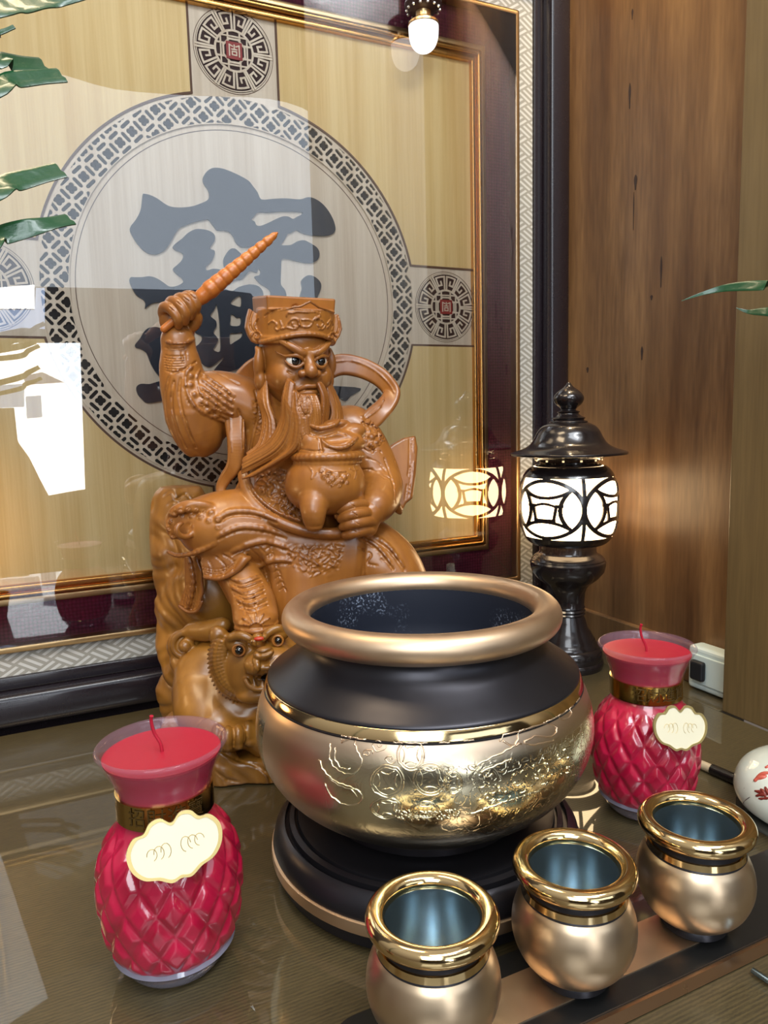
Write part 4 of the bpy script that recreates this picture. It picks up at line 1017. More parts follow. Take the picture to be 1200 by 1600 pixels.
    def line(s, pts, r=1.2, op='+', k=1.5, n=4, lift=0.0, taper=False):
        """raised (+) or incised (-) line following the surface under picture points"""
        P2 = smooth_path([np.array(p[:2], float) for p in pts], n); H = s.hit(P2); m = len(H)
        for i in range(m-1):
            if H[i] is None or H[i+1] is None or np.linalg.norm(H[i]-H[i+1]) > .012: continue
            ra = r*(math.sin(PI*(i+.5)/m)**.5 if taper else 1)
            rb = r*(math.sin(PI*(min(i+1.5, m-.5))/m)**.5 if taper else 1)
            a, b = H[i]+s.Wd*lift*PXM, H[i+1]+s.Wd*lift*PXM
            s.rcl(a, b, ra*PXM, rb*PXM, k*PXM, op)
    @property
    def Wd(s): return s.R@S_W
    def bumps(s, pts, r=3, k=1.5, op='+', lift=0):
        for p, h in zip(pts, s.hit(pts)):
            if h is not None: q = h+s.Wd*lift*PXM; rr = (p[2] if len(p) > 2 else r)*PXM; s.rcl(q, q+1e-5, rr, rr, k*PXM, op)
    def noise(s, poly, amp, freq, kind='swirl', soft=6, seed=0):
        """carved texture inside a traced outline"""
        P = np.array([s.L((x, y, w)) for x, y, w in poly])
        lo = P.min(0)-.01; hi = P.max(0)+.01; lo[2] = min(lo[2], P[:, 2].min()-.05); hi[2] += .06
        sl, X = s.sub(lo, hi)
        if sl is None: return
        x = np.broadcast_to(X[0][:, :, 0], (X[0].shape[0], X[1].shape[1])); y = np.broadcast_to(X[1][:, :, 0], x.shape)
        d2 = np.full(x.shape, 1e9); ins = np.zeros(x.shape, bool); n = len(P)
        for i in range(n):
            a, b = P[i, :2], P[(i+1) % n, :2]; e = b-a; t = np.clip(((x-a[0])*e[0]+(y-a[1])*e[1])/(e@e+1e-12), 0, 1)
            d2 = np.minimum(d2, (x-a[0]-t*e[0])**2+(y-a[1]-t*e[1])**2)
            c = ((a[1] > y) != (b[1] > y)) & (x < (b[0]-a[0])*(y-a[1])/(b[1]-a[1]+1e-12)+a[0]); ins ^= c
        m = np.clip(np.sqrt(d2)*ins/(soft*PXM), 0, 1)[:, :, None].astype(np.float32)
        r = np.random.default_rng(seed); q = 2*PI*freq
        wx = X[0]*q; wy = X[1]*q; wz = X[2]*q*.6
        a1 = wx+1.3*np.sin(wy*.6+r.uniform(0, 6))+.9*np.sin(wz+r.uniform(0, 6)); a2 = wy+1.3*np.sin(wx*.55+r.uniform(0, 6))+.7*np.sin(wz*1.1+2)
        if kind == 'swirl': p = np.sin(a1+1.6*np.sin(a2))*.6+np.sin(2.1*a2+1.4*np.sin(1.3*a1))*.4
        elif kind == 'scale': p = np.abs(np.sin(a1*.8+a2*.5))+np.abs(np.sin(a1*.8-a2*.5))-1
        elif kind == 'fold': p = np.sin(.5*a1+.8*np.sin(.35*a2))
        else: p = np.sin(a1)*np.sin(a2)+.5*np.sin(2.3*a1+1)*np.sin(2.1*a2+wz)
        s.f[sl] -= (amp*PXM*p*m).astype(np.float32)
    def cut_floor(s, z=.0008):
        zz = (s.lo[1]+s.v*np.arange(s.n[1]))[None, :, None]; s.f = np.maximum(s.f, (z-zz).astype(np.float32))
    def blur(s, it=1):
        f = s.f
        for _ in range(it):
            for ax in range(3): f = (np.roll(f, 1, ax)+2*f+np.roll(f, -1, ax))*.25
        s.f = f
    def mesh(s, name, mat, parent):
        s.f[[0, -1]] = .01; s.f[:, [0, -1]] = .01; s.f[:, :, [0, -1]] = .01
        g = openvdb.FloatGrid(); g.background = .05
        g.copyFromArray(np.ascontiguousarray(s.f)); P, Tq, Qd = g.convertToPolygons(isovalue=0.0, adaptivity=0.0)
        V = (s.lo+P*s.v)@s.R+s.O-np.array(parent.location)
        me = big_mesh(name, V, Qd[:, ::-1]); s.f = None
        return link(name, me, mat, parent, 180)

def statue_mat(name='carved_cypress', c1=srgb(128, 74, 27), c2=srgb(166, 105, 42), c0=srgb(92, 44, 18)):
    m, n, l, b = new_mat(name); tc = n.new('ShaderNodeTexCoord')
    mp = n.new('ShaderNodeMapping'); mp.inputs['Scale'].default_value = (90, 90, 9); l.new(tc.outputs['Object'], mp.inputs[0])
    no = n.new('ShaderNodeTexNoise'); no.inputs['Scale'].default_value = 1; no.inputs['Detail'].default_value = 4; l.new(mp.outputs[0], no.inputs['Vector'])
    n2 = n.new('ShaderNodeTexNoise'); n2.inputs['Scale'].default_value = 9; n2.inputs['Detail'].default_value = 2; l.new(tc.outputs['Object'], n2.inputs['Vector'])
    mx = n.new('ShaderNodeMath'); mx.operation = 'MULTIPLY_ADD'; mx.inputs[1].default_value = .5; l.new(no.outputs['Fac'], mx.inputs[0]); l.new(n2.outputs['Fac'], mx.inputs[2])
    cr = n.new('ShaderNodeValToRGB'); cr.color_ramp.elements[0].position = .5; cr.color_ramp.elements[1].position = .95
    cr.color_ramp.elements[0].color = c1; cr.color_ramp.elements[1].color = c2
    l.new(mx.outputs[0], cr.inputs[0])
    # shade painted into the hollows of the carving as a darker colour
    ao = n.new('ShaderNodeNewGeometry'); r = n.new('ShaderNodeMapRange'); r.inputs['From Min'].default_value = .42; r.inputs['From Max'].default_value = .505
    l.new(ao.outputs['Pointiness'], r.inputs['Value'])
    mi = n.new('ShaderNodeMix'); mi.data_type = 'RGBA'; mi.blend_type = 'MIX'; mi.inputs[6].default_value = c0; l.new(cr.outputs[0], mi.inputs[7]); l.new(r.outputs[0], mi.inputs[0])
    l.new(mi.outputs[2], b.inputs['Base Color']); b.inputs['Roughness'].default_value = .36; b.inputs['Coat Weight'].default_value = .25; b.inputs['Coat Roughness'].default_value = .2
    return m
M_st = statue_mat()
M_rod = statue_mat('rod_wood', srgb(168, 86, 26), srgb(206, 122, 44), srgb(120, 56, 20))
M_low = statue_mat('bounce_yellow_wood', srgb(122, 78, 26), srgb(160, 108, 40), srgb(80, 46, 14))  # yellow bounce from the table is put into this wood colour
M_eye_black = plain('eye_black', srgb(8, 8, 10), .06, 0, 1); M_eye_white = plain('eye_white', srgb(226, 214, 200), .15, 0, .6)
statue = thing('god_statue', 'carved brown wooden statue of a bearded warrior god raising a rod and riding a tiger', 'statue', tuple(S_O))

# ---- torso, sleeves, legs -----------------------------------------------------------------
B = Sculpt((-.215, .10, -.085), (.200, .56, .135), .0012)
B.ell((462, 690, 0), (84, 78, 56), k=10)
B.ell((486, 775, 8), (98, 72, 66), k=14)
B.rc((455, 625, 25), (458, 665, 15), 34, 48, 10)                    # neck and collar
B.ell((392, 640, 5), (36, 34, 38), k=12)                            # shoulder (picture left)
B.ell((546, 668, 0), (40, 34, 38), k=12)
# raised arm
B.path([(385, 632, 5), (340, 622, 12), (302, 628, 20)], [38, 37, 35], 8)
B.path([(298, 634, 20), (286, 600, 24), (281, 560, 26)], [35, 29, 25], 8)
B.rc((281, 566, 26), (278, 532, 26), 25, 24, 3)
B.path([(255, 531, 26), (266, 536, 50), (290, 536, 50), (303, 530, 28)], 2.0, 2)      # cuff lip
B.path([(300, 640, 18), (312, 668, 14), (318, 684, 10)], [36, 32, 24], 10)
B.path([(288, 655, 20), (294, 690, 16)], [24, 13], 8); B.path([(330, 650, 14), (326, 690, 8)], [24, 12], 8); B.path([(355, 645, 8), (345, 672, 4)], [22, 12], 8)
B.path([(296, 668, 22), (300, 704, 16)], [18, 9], 6); B.path([(310, 670, 24), (318, 704, 14)], [16, 8], 6)
# lower arm with the sleeve
B.path([(562, 690, 8), (580, 728, 14), (594, 760, 22)], [35, 34, 31], 10)
B.path([(596, 762, 30), (592, 780, 54), (584, 793, 74)], [31, 27, 21], 8)
for (x, y, w, r) in ((597, 764, 44, 31), (594, 776, 56, 27), (590, 786, 66, 24), (585, 793, 73, 21)):
    B.path([(x-r*.85, y-r*.30, w+6), (x-r*.3, y-r*.1, w+r*.72), (x+r*.5, y+r*.35, w+r*.45), (x+r*.8, y+r*.6, w-4)], 2.6, 3)
B.sheet([(598, 706, -8), (612, 694, -10), (630, 684, -12), (649, 681, -16), (652, 700, -14), (649, 740, -6), (644, 778, 4), (634, 786, 8), (626, 803, 14), (612, 796, 16), (592, 770, 14)], 7, 6, 4)
B.line([(640, 686), (639, 730), (633, 780)], 1.1, '-', 1); B.line([(647, 684), (646, 735), (640, 778)], 1.4, '+', 1); B.line([(643, 686), (642, 735), (637, 778)], .6, '-', .5)
B.path([(594, 704, 18), (606, 734, 26), (612, 768, 34), (624, 800, 18)], [7, 9, 9, 3], 6)
# hips, thighs and robe
B.ell((505, 868, -5), (104, 70, 66), k=16)
B.path([(452, 838, 18), (385, 822, 40), (322, 822, 52)], [58, 50, 40], 14)
B.path([(545, 850, 10), (600, 888, 30), (622, 935, 36)], [54, 50, 46], 14)
B.ell((590, 838, -28), (28, 22, 20), k=4, rot=-30)
B.path([(470, 860, 44), (480, 960, 44)], [44, 60], 14)
B.path([(336, 838, 30), (368, 885, 48), (392, 935, 66)], [36, 31, 27], 8)     # shin
B.path([(420, 905, 0), (466, 960, 0)], [40, 46], 16)                        # robe behind the boot
B.cut_floor()
# cloth ends at the knee
B.sheet([(322, 850, 66), (350, 862, 76), (384, 866, 78), (372, 888, 82), (352, 900, 82), (334, 903, 78), (318, 901, 72), (314, 876, 64)], 5, 6, 3)
B.path([(319, 902, 76), (338, 904, 83), (354, 900, 86), (372, 888, 86), (381, 876, 84), (390, 872, 80)], [2, 3, 3.4, 4, 5, 3], 2.5)
B.sheet([(288, 866, 30), (306, 866, 40), (316, 890, 46), (319, 925, 44), (312, 950, 38), (300, 957, 32), (279, 946, 22), (290, 915, 24)], 5, 5, 3)
B.path([(296, 872, 48), (302, 910, 48), (294, 948, 38)], 3, 4); B.path([(280, 947, 30), (294, 956, 38), (308, 954, 44), (316, 940, 48)], 2.2, 2)
B.path([(380, 800, 66), (400, 836, 72), (420, 868, 72), (438, 905, 68), (448, 950, 60)], [7, 8, 8, 8, 8], 4)
B.path([(356, 790, 62), (388, 822, 72), (412, 862, 74), (430, 908, 70), (440, 955, 62)], 2.4, 2)
# belt
B.path([(380, 742, 42), (392, 780, 62), (425, 810, 76), (480, 830, 84), (535, 832, 80), (578, 816, 62)], 7.5, 4, 6)
B.path([(384, 734, 44), (398, 770, 66), (430, 798, 78), (470, 814, 86)], 2.2, 2, 6)
# apron
B.band([(500, 838, 66), (496, 880, 68), (492, 930, 66)], 62, 12, 8)
B.path([(436, 840, 72), (448, 880, 76), (486, 902, 80), (524, 892, 76), (544, 842, 70)], 3.0, 2.5, 6)
B.path([(560, 838, 66), (566, 880, 70), (570, 940, 70)], 3.0, 3); B.path([(425, 846, 70), (450, 905, 74), (470, 950, 72)], 3.0, 3)
# --- shallow carving
def W0(poly, w): return [(x, y, w) for x, y in poly]
B.noise(W0([(392, 745), (440, 730), (466, 742), (474, 790), (500, 818), (450, 806), (408, 778)], 60), 2.0, 105, 'swirl', 4, 1)
B.noise(W0([(440, 848), (540, 846), (530, 888), (486, 900), (452, 880)], 70), 1.5, 100, 'swirl', 4, 2)
B.noise(W0([(562, 648), (582, 648), (604, 688), (590, 698), (566, 690)], 20), 2.0, 110, 'swirl', 3, 3)
B.noise(W0([(392, 622), (420, 622), (438, 665), (428, 690), (396, 680)], 30), 1.0, 110, 'swirl', 4, 4)
B.noise(W0([(250, 640), (362, 640), (362, 715), (250, 715)], 20), 1.6, 26, 'fold', 8, 5)
for t in np.linspace(0, 1, 9):                                   # mane of the shoulder beast
    B.line([(566+18*t, 660+8*t), (570+22*t, 672+6*t), (566+22*t, 684+4*t)], 1.4, '-', .8)
B.bumps([(580, 684, 6), (572, 690, 4), (588, 692, 4), (580, 696, 5)], lift=-1)
def ln(pts, r=1.0, op='-', **k): B.line(pts, r, op, k.pop('k', .8), **k)
for y in (541, 553, 557, 561, 565, 569, 573, 577):                 # wrapped cuff
    ln([(257, y+2), (266, y+4), (280, y+4), (288, y+3)], .8)
ln([(284, 550), (285, 564)], .9); ln([(291, 549), (292, 562)], .9)
ln([(268, 583), (282, 580), (296, 573), (306, 566)], 1.6); ln([(264, 590), (258, 620), (262, 660), (280, 700)], 1.6); ln([(272, 596), (268, 630), (276, 668), (290, 700)], 1.8)
ln([(282, 592), (280, 620), (290, 660), (306, 700)], 1.6); ln([(290, 584), (288, 600), (296, 630)], 1.5)
# leaf-shaped shoulder guard with scales
gd = [(300, 573), (292, 582), (290, 598), (294, 616), (304, 634), (320, 646), (342, 655), (358, 660)]
B.line(gd, 2.6, '+', 1.5); B.line([(312, 578), (307, 590), (310, 606), (320, 624), (340, 640), (362, 648)], 1.8, '+', 1)
for x, y in ((297, 588), (297, 602), (303, 617), (312, 630), (324, 641), (338, 648)): B.bumps([(x, y, 5.5)], lift=-2.5); B.bumps([(x, y, 1.4)], op='-', lift=1.5)
for a in range(6):
    for b_ in range(5):
        x = 320+a*8.5-b_*1.2; y = 586+b_*10+a*6.0
        B.line([(x-4, y-2), (x+4, y+2)], 1.9, '+', .6, 2); B.line([(x-5.5, y+3), (x+3, y+7)], .8, '-', .5, 2)
ln([(330, 578), (350, 588), (372, 600)], 1.4)
# robe folds, chest cloth and belly
ln([(372, 640), (380, 670), (384, 700), (382, 730)], 1.8); ln([(398, 610), (404, 640), (396, 680), (388, 715)], 1.5)
ln([(440, 716), (408, 730), (386, 744)], 1.4)
for k_ in range(7): ln([(398+k_*4, 630+k_*4), (404+k_*4, 627+k_*5), (409+k_*4, 633+k_*5)], .9)
for pts in ([(610, 706), (624, 740), (628, 780)], [(600, 716), (612, 750), (618, 786)], [(572, 716), (590, 722), (604, 738)], [(560, 735), (580, 734), (602, 748)], [(566, 700), (578, 706), (590, 702), (596, 708)],
            [(574, 698), (582, 704), (590, 698)], [(582, 708), (580, 698), (586, 692)], [(600, 742), (612, 750), (616, 762)], [(470, 728), (486, 735), (500, 732)],
            [(388, 856), (412, 880), (424, 920)], [(400, 850), (420, 872)], [(336, 868), (352, 884), (350, 898)], [(348, 866), (366, 878), (364, 892)], [(326, 876), (332, 890), (330, 902)],
            [(560, 856), (580, 866), (574, 880), (590, 884)], [(600, 858), (596, 874), (612, 880)], [(568, 846), (584, 850), (592, 858)], [(612, 868), (624, 876), (632, 888)]):
    ln(pts, 1.0)
for k_ in range(9): ln([(412+k_*3.2, 850+k_*9), (418+k_*3.2, 846+k_*9), (422+k_*3.2, 852+k_*9)], .9)
for k_ in range(5): ln([(368, 900+k_*7), (384, 906+k_*7), (404, 902+k_*7), (418, 894+k_*7)], 1.2)     # wrapped shin
for k_ in range(6): ln([(284+k_*4, 946+k_*1.5), (288+k_*4, 930), (292+k_*3, 912)], .7)
for k_ in range(4): ln([(318, 886+k_*4), (336, 890+k_*4), (352, 887+k_*4), (368, 876+k_*4)], .6)
for pts, r_, w_ in (([(444, 836, 70), (410, 826, 84), (372, 824, 92), (340, 838, 90)], [3, 5, 5, 2], 3), ([(448, 856, 66), (414, 846, 82), (384, 852, 88), (362, 862, 86)], [3, 5, 5, 2], 3), ([(430, 812, 60), (396, 800, 70), (360, 800, 76), (338, 812, 78)], [2, 4, 4, 2], 3),
                   ([(452, 876, 60), (424, 876, 72), (400, 888, 76), (384, 904, 76)], [2, 4, 4, 2], 3), ([(560, 836, 56), (586, 852, 64), (612, 884, 70)], [3, 5, 3], 3), ([(574, 834, 44), (604, 852, 50), (630, 886, 54)], [3, 5, 3], 3)):
    B.line([(p[0], p[1]) for p in pts], 3.4, '+', 4, 4, lift=-1.0, taper=True)
    ln([(p[0]+2, p[1]+6) for p in pts], 1.5, '-', k=2)
# phoenix tail strokes on the apron
for k_ in range(7): B.line([(452+k_*5, 858+k_*1.5), (466+k_*6, 868+k_*3), (484+k_*6, 872+k_*2), (500+k_*5, 866)], 1.2, '+', .8)
for k_ in range(8): B.line([(412+k_*6, 760+k_*6), (422+k_*6, 752+k_*5), (430+k_*5, 762+k_*4), (424+k_*6, 774+k_*4)], 1.5, '+', .8)
# knee guard: a small beast head biting a ring
B.ell((300, 812, 58), (38, 27, 26), rot=6, k=6); B.ell((276, 828, 60), (14, 13, 14), k=4); B.ell((330, 838, 62), (30, 26, 22), k=8)
B.path([(266, 812, 62), (270, 800, 74), (284, 792, 80), (304, 788, 82), (326, 792, 78), (346, 806, 70), (354, 822, 64)], [4, 5, 6, 6, 6, 5, 3], 3)
for x, y, r in ((272, 802, 6), (282, 797, 6.5), (294, 794, 7), (306, 795, 7), (318, 797, 7), (330, 803, 6.5), (340, 812, 6), (286, 806, 5), (300, 806, 6), (314, 808, 6), (326, 814, 5), (268, 815, 5), (264, 826, 5), (270, 838, 5), (340, 824, 5)):
    B.bumps([(x, y, r)], lift=-2.6); B.line([(x-2.2, y+1), (x, y-2), (x+2.2, y), (x+.5, y+2)], .8, '-', .5, 2)
rg = [(289+13*math.cos(a), 828+11*math.sin(a), 90-7*math.cos(a*1.0)) for a in np.linspace(-.6, 4.4, 12)]
B.path(rg, [2.2, 3.4, 3.6, 3.4, 2.4], 2, 2)
B.ell((291, 823, 86), (8, 5, 6), rot=25, k=2, op='-')
B.path([(262, 862, 52), (280, 868, 66), (310, 862, 80), (340, 846, 84), (356, 832, 76)], [2, 3, 3, 3, 2], 3)
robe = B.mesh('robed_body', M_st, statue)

# ---- boot on the tiger
T_ = Sculpt((-.150, .120, .0), (.010, .310, .155), .0011)
T_.path([(366, 884, 52), (380, 908, 66), (394, 936, 80), (398, 952, 90)], [27, 28, 29, 30], 4); T_.ell((400, 966, 102), (31, 20, 34), k=8, rot=3)
T_.path([(369, 981, 112), (384, 986, 126), (404, 987, 130), (424, 981, 120), (432, 972, 108)], 3.2, 3)
for k_ in range(7):
    a = PI*(k_+.5)/7; T_.line([(400-10*math.cos(a), 979-7*math.sin(a)), (400-27*math.cos(a), 981-24*math.sin(a))], 1.5, '+', 1)
T_.line([(400-10*math.cos(a), 981-8*math.sin(a)) for a in np.linspace(0, PI, 8)], 1.2, '+', 1)
for k_ in range(9): T_.line([(352+k_*3, 898+k_*6.5), (374+k_*2.5, 908+k_*6), (406+k_*1.5, 898+k_*6)], 1.5, '+' if k_ % 3 == 0 else '-', 1)
T_.line([(376, 938), (384, 960)], 1.2, '-', .8); T_.line([(396, 930), (402, 958)], 1.2, '-', .8)
T_.mesh('boot', M_st, statue)

# ---- hands
def hand(name, palm, fingers, thumb, wrist, vox=.0007):
    A = np.array([(np.array([S_U, S_V, S_W])@(LW(*p)-S_O)) for p in palm[0]]+[np.array([S_U, S_V, S_W])@(LW(*q)-S_O) for f in fingers for q in f]+[np.array([S_U, S_V, S_W])@(LW(*q)-S_O) for q in wrist])
    h = Sculpt(A.min(0)-.026, A.max(0)+.026, vox)
    for p, r in zip(palm[0], palm[1]): h.ell(p, r, k=7)
    h.path(wrist, [19, 18], 6)
    for f in fingers:
        h.path(f, [7.6, 7.2, 7.4, 6.6, 5.4], 1.6, 5)
    h.path(thumb, [8, 7.4, 7, 5.6], 2.2, 5)
    for f in fingers:           # nail plate and knuckle creases
        m = f[2]; h.line([(m[0]-4, m[1]-3), (m[0]+4, m[1]+3)], .7, '-', .5, 2)
    return h
h = hand('raised_hand', ([(272, 500, 24), (284, 508, 20)], [(21, 25, 15), (20, 20, 15)]),
         [[(255, 490, 26), (257, 480, 38), (268, 483, 50), (277, 497, 52), (279, 509, 44)], [(264, 480, 26), (268, 471, 40), (280, 475, 52), (289, 490, 53), (289, 503, 45)],
          [(276, 473, 26), (280, 466, 40), (291, 468, 51), (299, 482, 51), (298, 495, 44)], [(287, 470, 26), (291, 463, 38), (301, 464, 47), (307, 476, 47), (305, 488, 41)]],
         [(290, 515, 22), (303, 508, 30), (308, 496, 36), (301, 488, 42)], [(280, 520, 24), (280, 545, 26)])
h.mesh('raised_hand', M_st, statue)
FW = lambda P: [(x, y, w+30) for x, y, w in P]
h = hand('holding_hand', (FW([(568, 808, 52), (574, 818, 50)]), [(20, 22, 15), (16, 20, 14)]),
         [FW(f_) for f_ in [[(574, 791, 52), (566, 788, 62), (550, 789, 70), (538, 793, 70), (530, 797, 66)], [(580, 803, 54), (570, 801, 66), (554, 803, 74), (541, 807, 73), (532, 811, 68)],
          [(584, 815, 54), (574, 814, 65), (557, 817, 73), (544, 820, 72), (535, 823, 67)], [(580, 828, 52), (572, 828, 61), (558, 831, 67), (547, 834, 67), (539, 836, 63)]]],
         FW([(566, 800, 46), (552, 796, 52), (538, 800, 56), (528, 806, 56)]), FW([(577, 802, 50), (594, 784, 36)]))
h.mesh('holding_hand', M_st, statue)

# ---- the rod
Rd = Sculpt(np.array([S_U, S_V, S_W])@(LW(256, 514, 45)-S_O)-.012, np.array([S_U, S_V, S_W])@(LW(434, 363, 45)-S_O)+.012, .0007)
def rp_(t): return (256+(433-256)*t, 514+(364-514)*t, 44)
Rd.rc(rp_(0), rp_(.20), 5.2, 5.4, 1); Rd.rc(rp_(.20), rp_(.34), 5.5, 10.5, 1); Rd.rc(rp_(.34), rp_(.42), 10.5, 11.8, 1)
Rd.rc(rp_(.42), rp_(.97), 11.4, 4.6, 1); Rd.rc(rp_(.97), rp_(1.0), 4.6, 1.6, 1)
for k_ in range(9):
    t = .42+k_*.062; r = 11.9-(t-.42)*12.2; Rd.rc(rp_(t-.008), rp_(t+.008), r+.8, r+.5, .6)
rod_ = Rd.mesh('rod', M_rod, statue)

# ---- cauldron of treasure
K = Sculpt(np.array([S_U, S_V, S_W])@(LW(508, 745, 75)-S_O)-np.array([.062, .078, .062]), np.array([S_U, S_V, S_W])@(LW(508, 745, 75)-S_O)+np.array([.062, .090, .062]), .0009)
K.ell((508, 758, 76), (57, 43, 52), k=4); K.ell((508, 742, 76), (52, 26, 48), k=8)
K.rc((510, 732, 76), (511, 716, 76), 44, 46, 5)
cU = K.L((512, 712, 76))
for R_, zz_, rr_ in ((47, 712, 5.0), (46, 722, 2.2)):
    c_ = K.L((512, zz_, 76))
    P = [c_+np.array([R_*PXM*math.cos(a), 0, R_*PXM*math.sin(a)*.92]) for a in np.linspace(0, 2*PI, 40)]
    for i in range(39): K.rcl(P[i], P[i+1], rr_*PXM, rr_*PXM, 2*PXM)
for pts in ([(491, 782, 104), (490, 800, 112), (491, 818, 110)], [(548, 786, 82), (552, 806, 84), (550, 818, 82)], [(512, 790, 46), (512, 812, 44), (512, 820, 44)]):
    K.path(pts, [20, 15, 11], 5, 4)
K.ell((491, 824, 112), (11, 5, 10), k=2)
K.ell((486, 690, 84), (21, 19, 22), k=3, rot=-8); K.ell((532, 692, 84), (34, 18, 26), k=3, rot=-4); K.ell((500, 672, 80), (30, 10, 20), rot=-12, k=2); K.ell((550, 676, 76), (20, 14, 18), k=3, rot=10)
K.ell((520, 664, 74), (24, 8, 16), k=3, rot=6); K.ell((476, 672, 74), (12, 10, 12), k=3)
K.ell((530, 684, 106), (22, 7, 8), k=3, op='-', rot=6); K.path([(498, 684, 104), (516, 698, 112), (540, 698, 110), (558, 684, 98)], [2, 3, 3, 2], 2)
K.line([(499, 683), (501, 696), (503, 706)], 1.6, '-', 1); K.line([(470, 668), (486, 680), (508, 682), (528, 676), (540, 680)], 1.5, '-', 1); K.path([(480, 663, 94), (500, 669, 102), (522, 664, 98), (530, 656, 88)], [2, 3, 3, 2], 2)
K.line([(468, 702), (490, 705), (505, 704)], 1.0, '-', .8); K.line([(512, 700), (536, 706), (558, 704)], 1.0, '-', .8)
for x, y, r in ((503, 738, 4.5), (507, 745, 5), (513, 741, 5), (519, 748, 5.5), (526, 744, 5), (532, 751, 5.5), (538, 746, 4.5), (524, 754, 4.5), (514, 752, 4), (541, 754, 4), (530, 758, 4), (518, 758, 3.5), (544, 743, 3)):
    K.bumps([(x, y, r)], lift=-2.0)
    K.line([(x-2, y+1.5), (x-1, y-2), (x+2, y-1), (x+1, y+1.5)], .7, '-', .4, 2)
K.line([(482, 728), (488, 738), (486, 748), (492, 744), (496, 738)], 1.0, '+', .8); K.line([(552, 728), (556, 738), (554, 748)], 1.0, '+', .8); K.line([(546, 732), (552, 736), (560, 734)], 1.0, '+', .8)
K.line([(498, 736), (504, 731), (514, 737), (524, 738), (540, 737)], 1.2, '+', .8)
K.mesh('treasure_cauldron', M_st, statue)

# ---- sash floating behind the shoulders
Sh = Sculpt((-.130, .22, -.07), (.180, .54, .095), .0011)
def strap(pts, W, T, tw=None):
    Sh.band(pts, W, T, 1.5, 10, twist=tw)
Sh.band([(500, 585, -26), (530, 570, -28), (562, 574, -26), (590, 587, -22), (606, 602, -16), (612, 616, -8), (602, 634, 2), (586, 650, 12), (572, 664, 20), (564, 682, 24)], [15, 16, 15, 14, 13, 13, 14, 15, 14, 12], 4.5, 1.5, 8, twist=[-12, -8, 0, 10, 22, 30, 20, 5, 0, 0])
Sh.band([(430, 570, -26), (404, 572, -20), (384, 590, -6), (371, 616, 16), (366, 650, 30), (369, 690, 38), (366, 726, 36), (352, 748, 28), (345, 764, 26), (352, 780, 30), (372, 782, 40)], [13, 14, 15, 15, 14, 12, 10, 8, 6, 5, 4], 4.2, 1.5, 8, twist=[-20, -10, 0, 10, 8, 0, 0, 0, 0, 0])
Sh.band([(384, 742, 40), (376, 762, 36), (366, 778, 32)], [5, 6, 4], 3, 1.5, 6)
Sh.line([(520, 566), (552, 564), (584, 578), (606, 598), (616, 614)], 1.2, '+', 1); Sh.line([(590, 612), (600, 622), (590, 640), (570, 656), (558, 676)], 1.2, '+', 1)
Sh.line([(376, 600), (362, 632), (360, 670), (362, 706)], 1.2, '+', 1); Sh.line([(392, 600), (382, 630), (380, 660), (380, 700)], 1.2, '-', 1)
Sh.mesh('floating_sash', M_st, statue)

# ---- head, in its own turned frame
HY = math.radians(21)
HU = S_U*math.cos(HY)-S_W*math.sin(HY); HW = S_W*math.cos(HY)+S_U*math.sin(HY)
HT = math.radians(7); HV = S_V*math.cos(HT)-0*HW; HV = S_V*math.cos(HT)+HW*math.sin(HT); HW2 = HW*math.cos(HT)-S_V*math.sin(HT)
HR = np.array([HU, HV, HW2]); HO = LW(461, 565, 34)
def Hd(lo, hi, vox):
    return Sculpt(np.array(lo)*PXM, np.array(hi)*PXM, vox, HR, HO)
H = Hd((-72, -84, -66), (72, 62, 84), .00062)
def he(c, r, k=4, op='+', rot=0, yaw=0, tilt=0):
    c_, sn = math.cos(math.radians(rot)), math.sin(math.radians(rot)); A = np.array([[c_, sn, 0], [-sn, c_, 0], [0, 0, 1.]])
    if yaw: c_, sn = math.cos(math.radians(yaw)), math.sin(math.radians(yaw)); A = np.array([[c_, 0, -sn], [0, 1, 0], [sn, 0, c_]])@A
    if tilt: c_, sn = math.cos(math.radians(tilt)), math.sin(math.radians(tilt)); A = np.array([[1, 0, 0], [0, c_, sn], [0, -sn, c_]])@A
    H.ell_l(np.array(c)*PXM, np.array(r)*PXM, A, k*PXM, op)
def hp(pts, r, k=2, op='+', n=5, mirror=True):
    for sg in ((1, -1) if mirror else (1,)):
        P = smooth_path([np.array((p[0]*sg, p[1], p[2]))*PXM for p in pts], n); m = len(P)
        rr = [r]*m if not hasattr(r, '__len__') else np.interp(np.linspace(0, 1, m), np.linspace(0, 1, len(r)), r)
        for i in range(m-1): H.rcl(P[i], P[i+1], rr[i]*PXM, rr[i+1]*PXM, k*PXM, op)
he((0, 16, -4), (49, 46, 52)); he((0, -22, 6), (46, 42, 44), 10); he((0, -46, 18), (30, 20, 26), 10)
he((25, -20, 26), (20, 22, 22), 8); he((-25, -20, 26), (20, 22, 22), 8)
he((0, 30, 22), (38, 22, 28), 10)
he((19, 3, 50), (15, 9.5, 9), 3, '-'); he((-19, 3, 50), (15, 9.5, 9), 3, '-')              # sockets
hp([(5, 13, 53), (14, 16, 53.5), (26, 23, 49), (38, 30, 38)], [4.0, 4.6, 4.2, 2.2], 3)              # brows, pulled down to the nose
for q in range(5): hp([(10+q*5, 15+q*2.4, 58-q*2.0), (14+q*5, 21+q*2.4, 56-q*2.6), (20+q*5, 25+q*2.4, 52-q*3.2)], .8, .6, '-', 3)
hp([(4, 6, 56), (5, 13, 55), (4, 20, 53)], 1.3, 1, '-', 4)                                        # frown lines
hp([(0, 14, 50), (0, 5, 53), (0, -6, 58), (0, -11, 61)], [5.5, 5, 6.5, 7.4], 4, mirror=False)
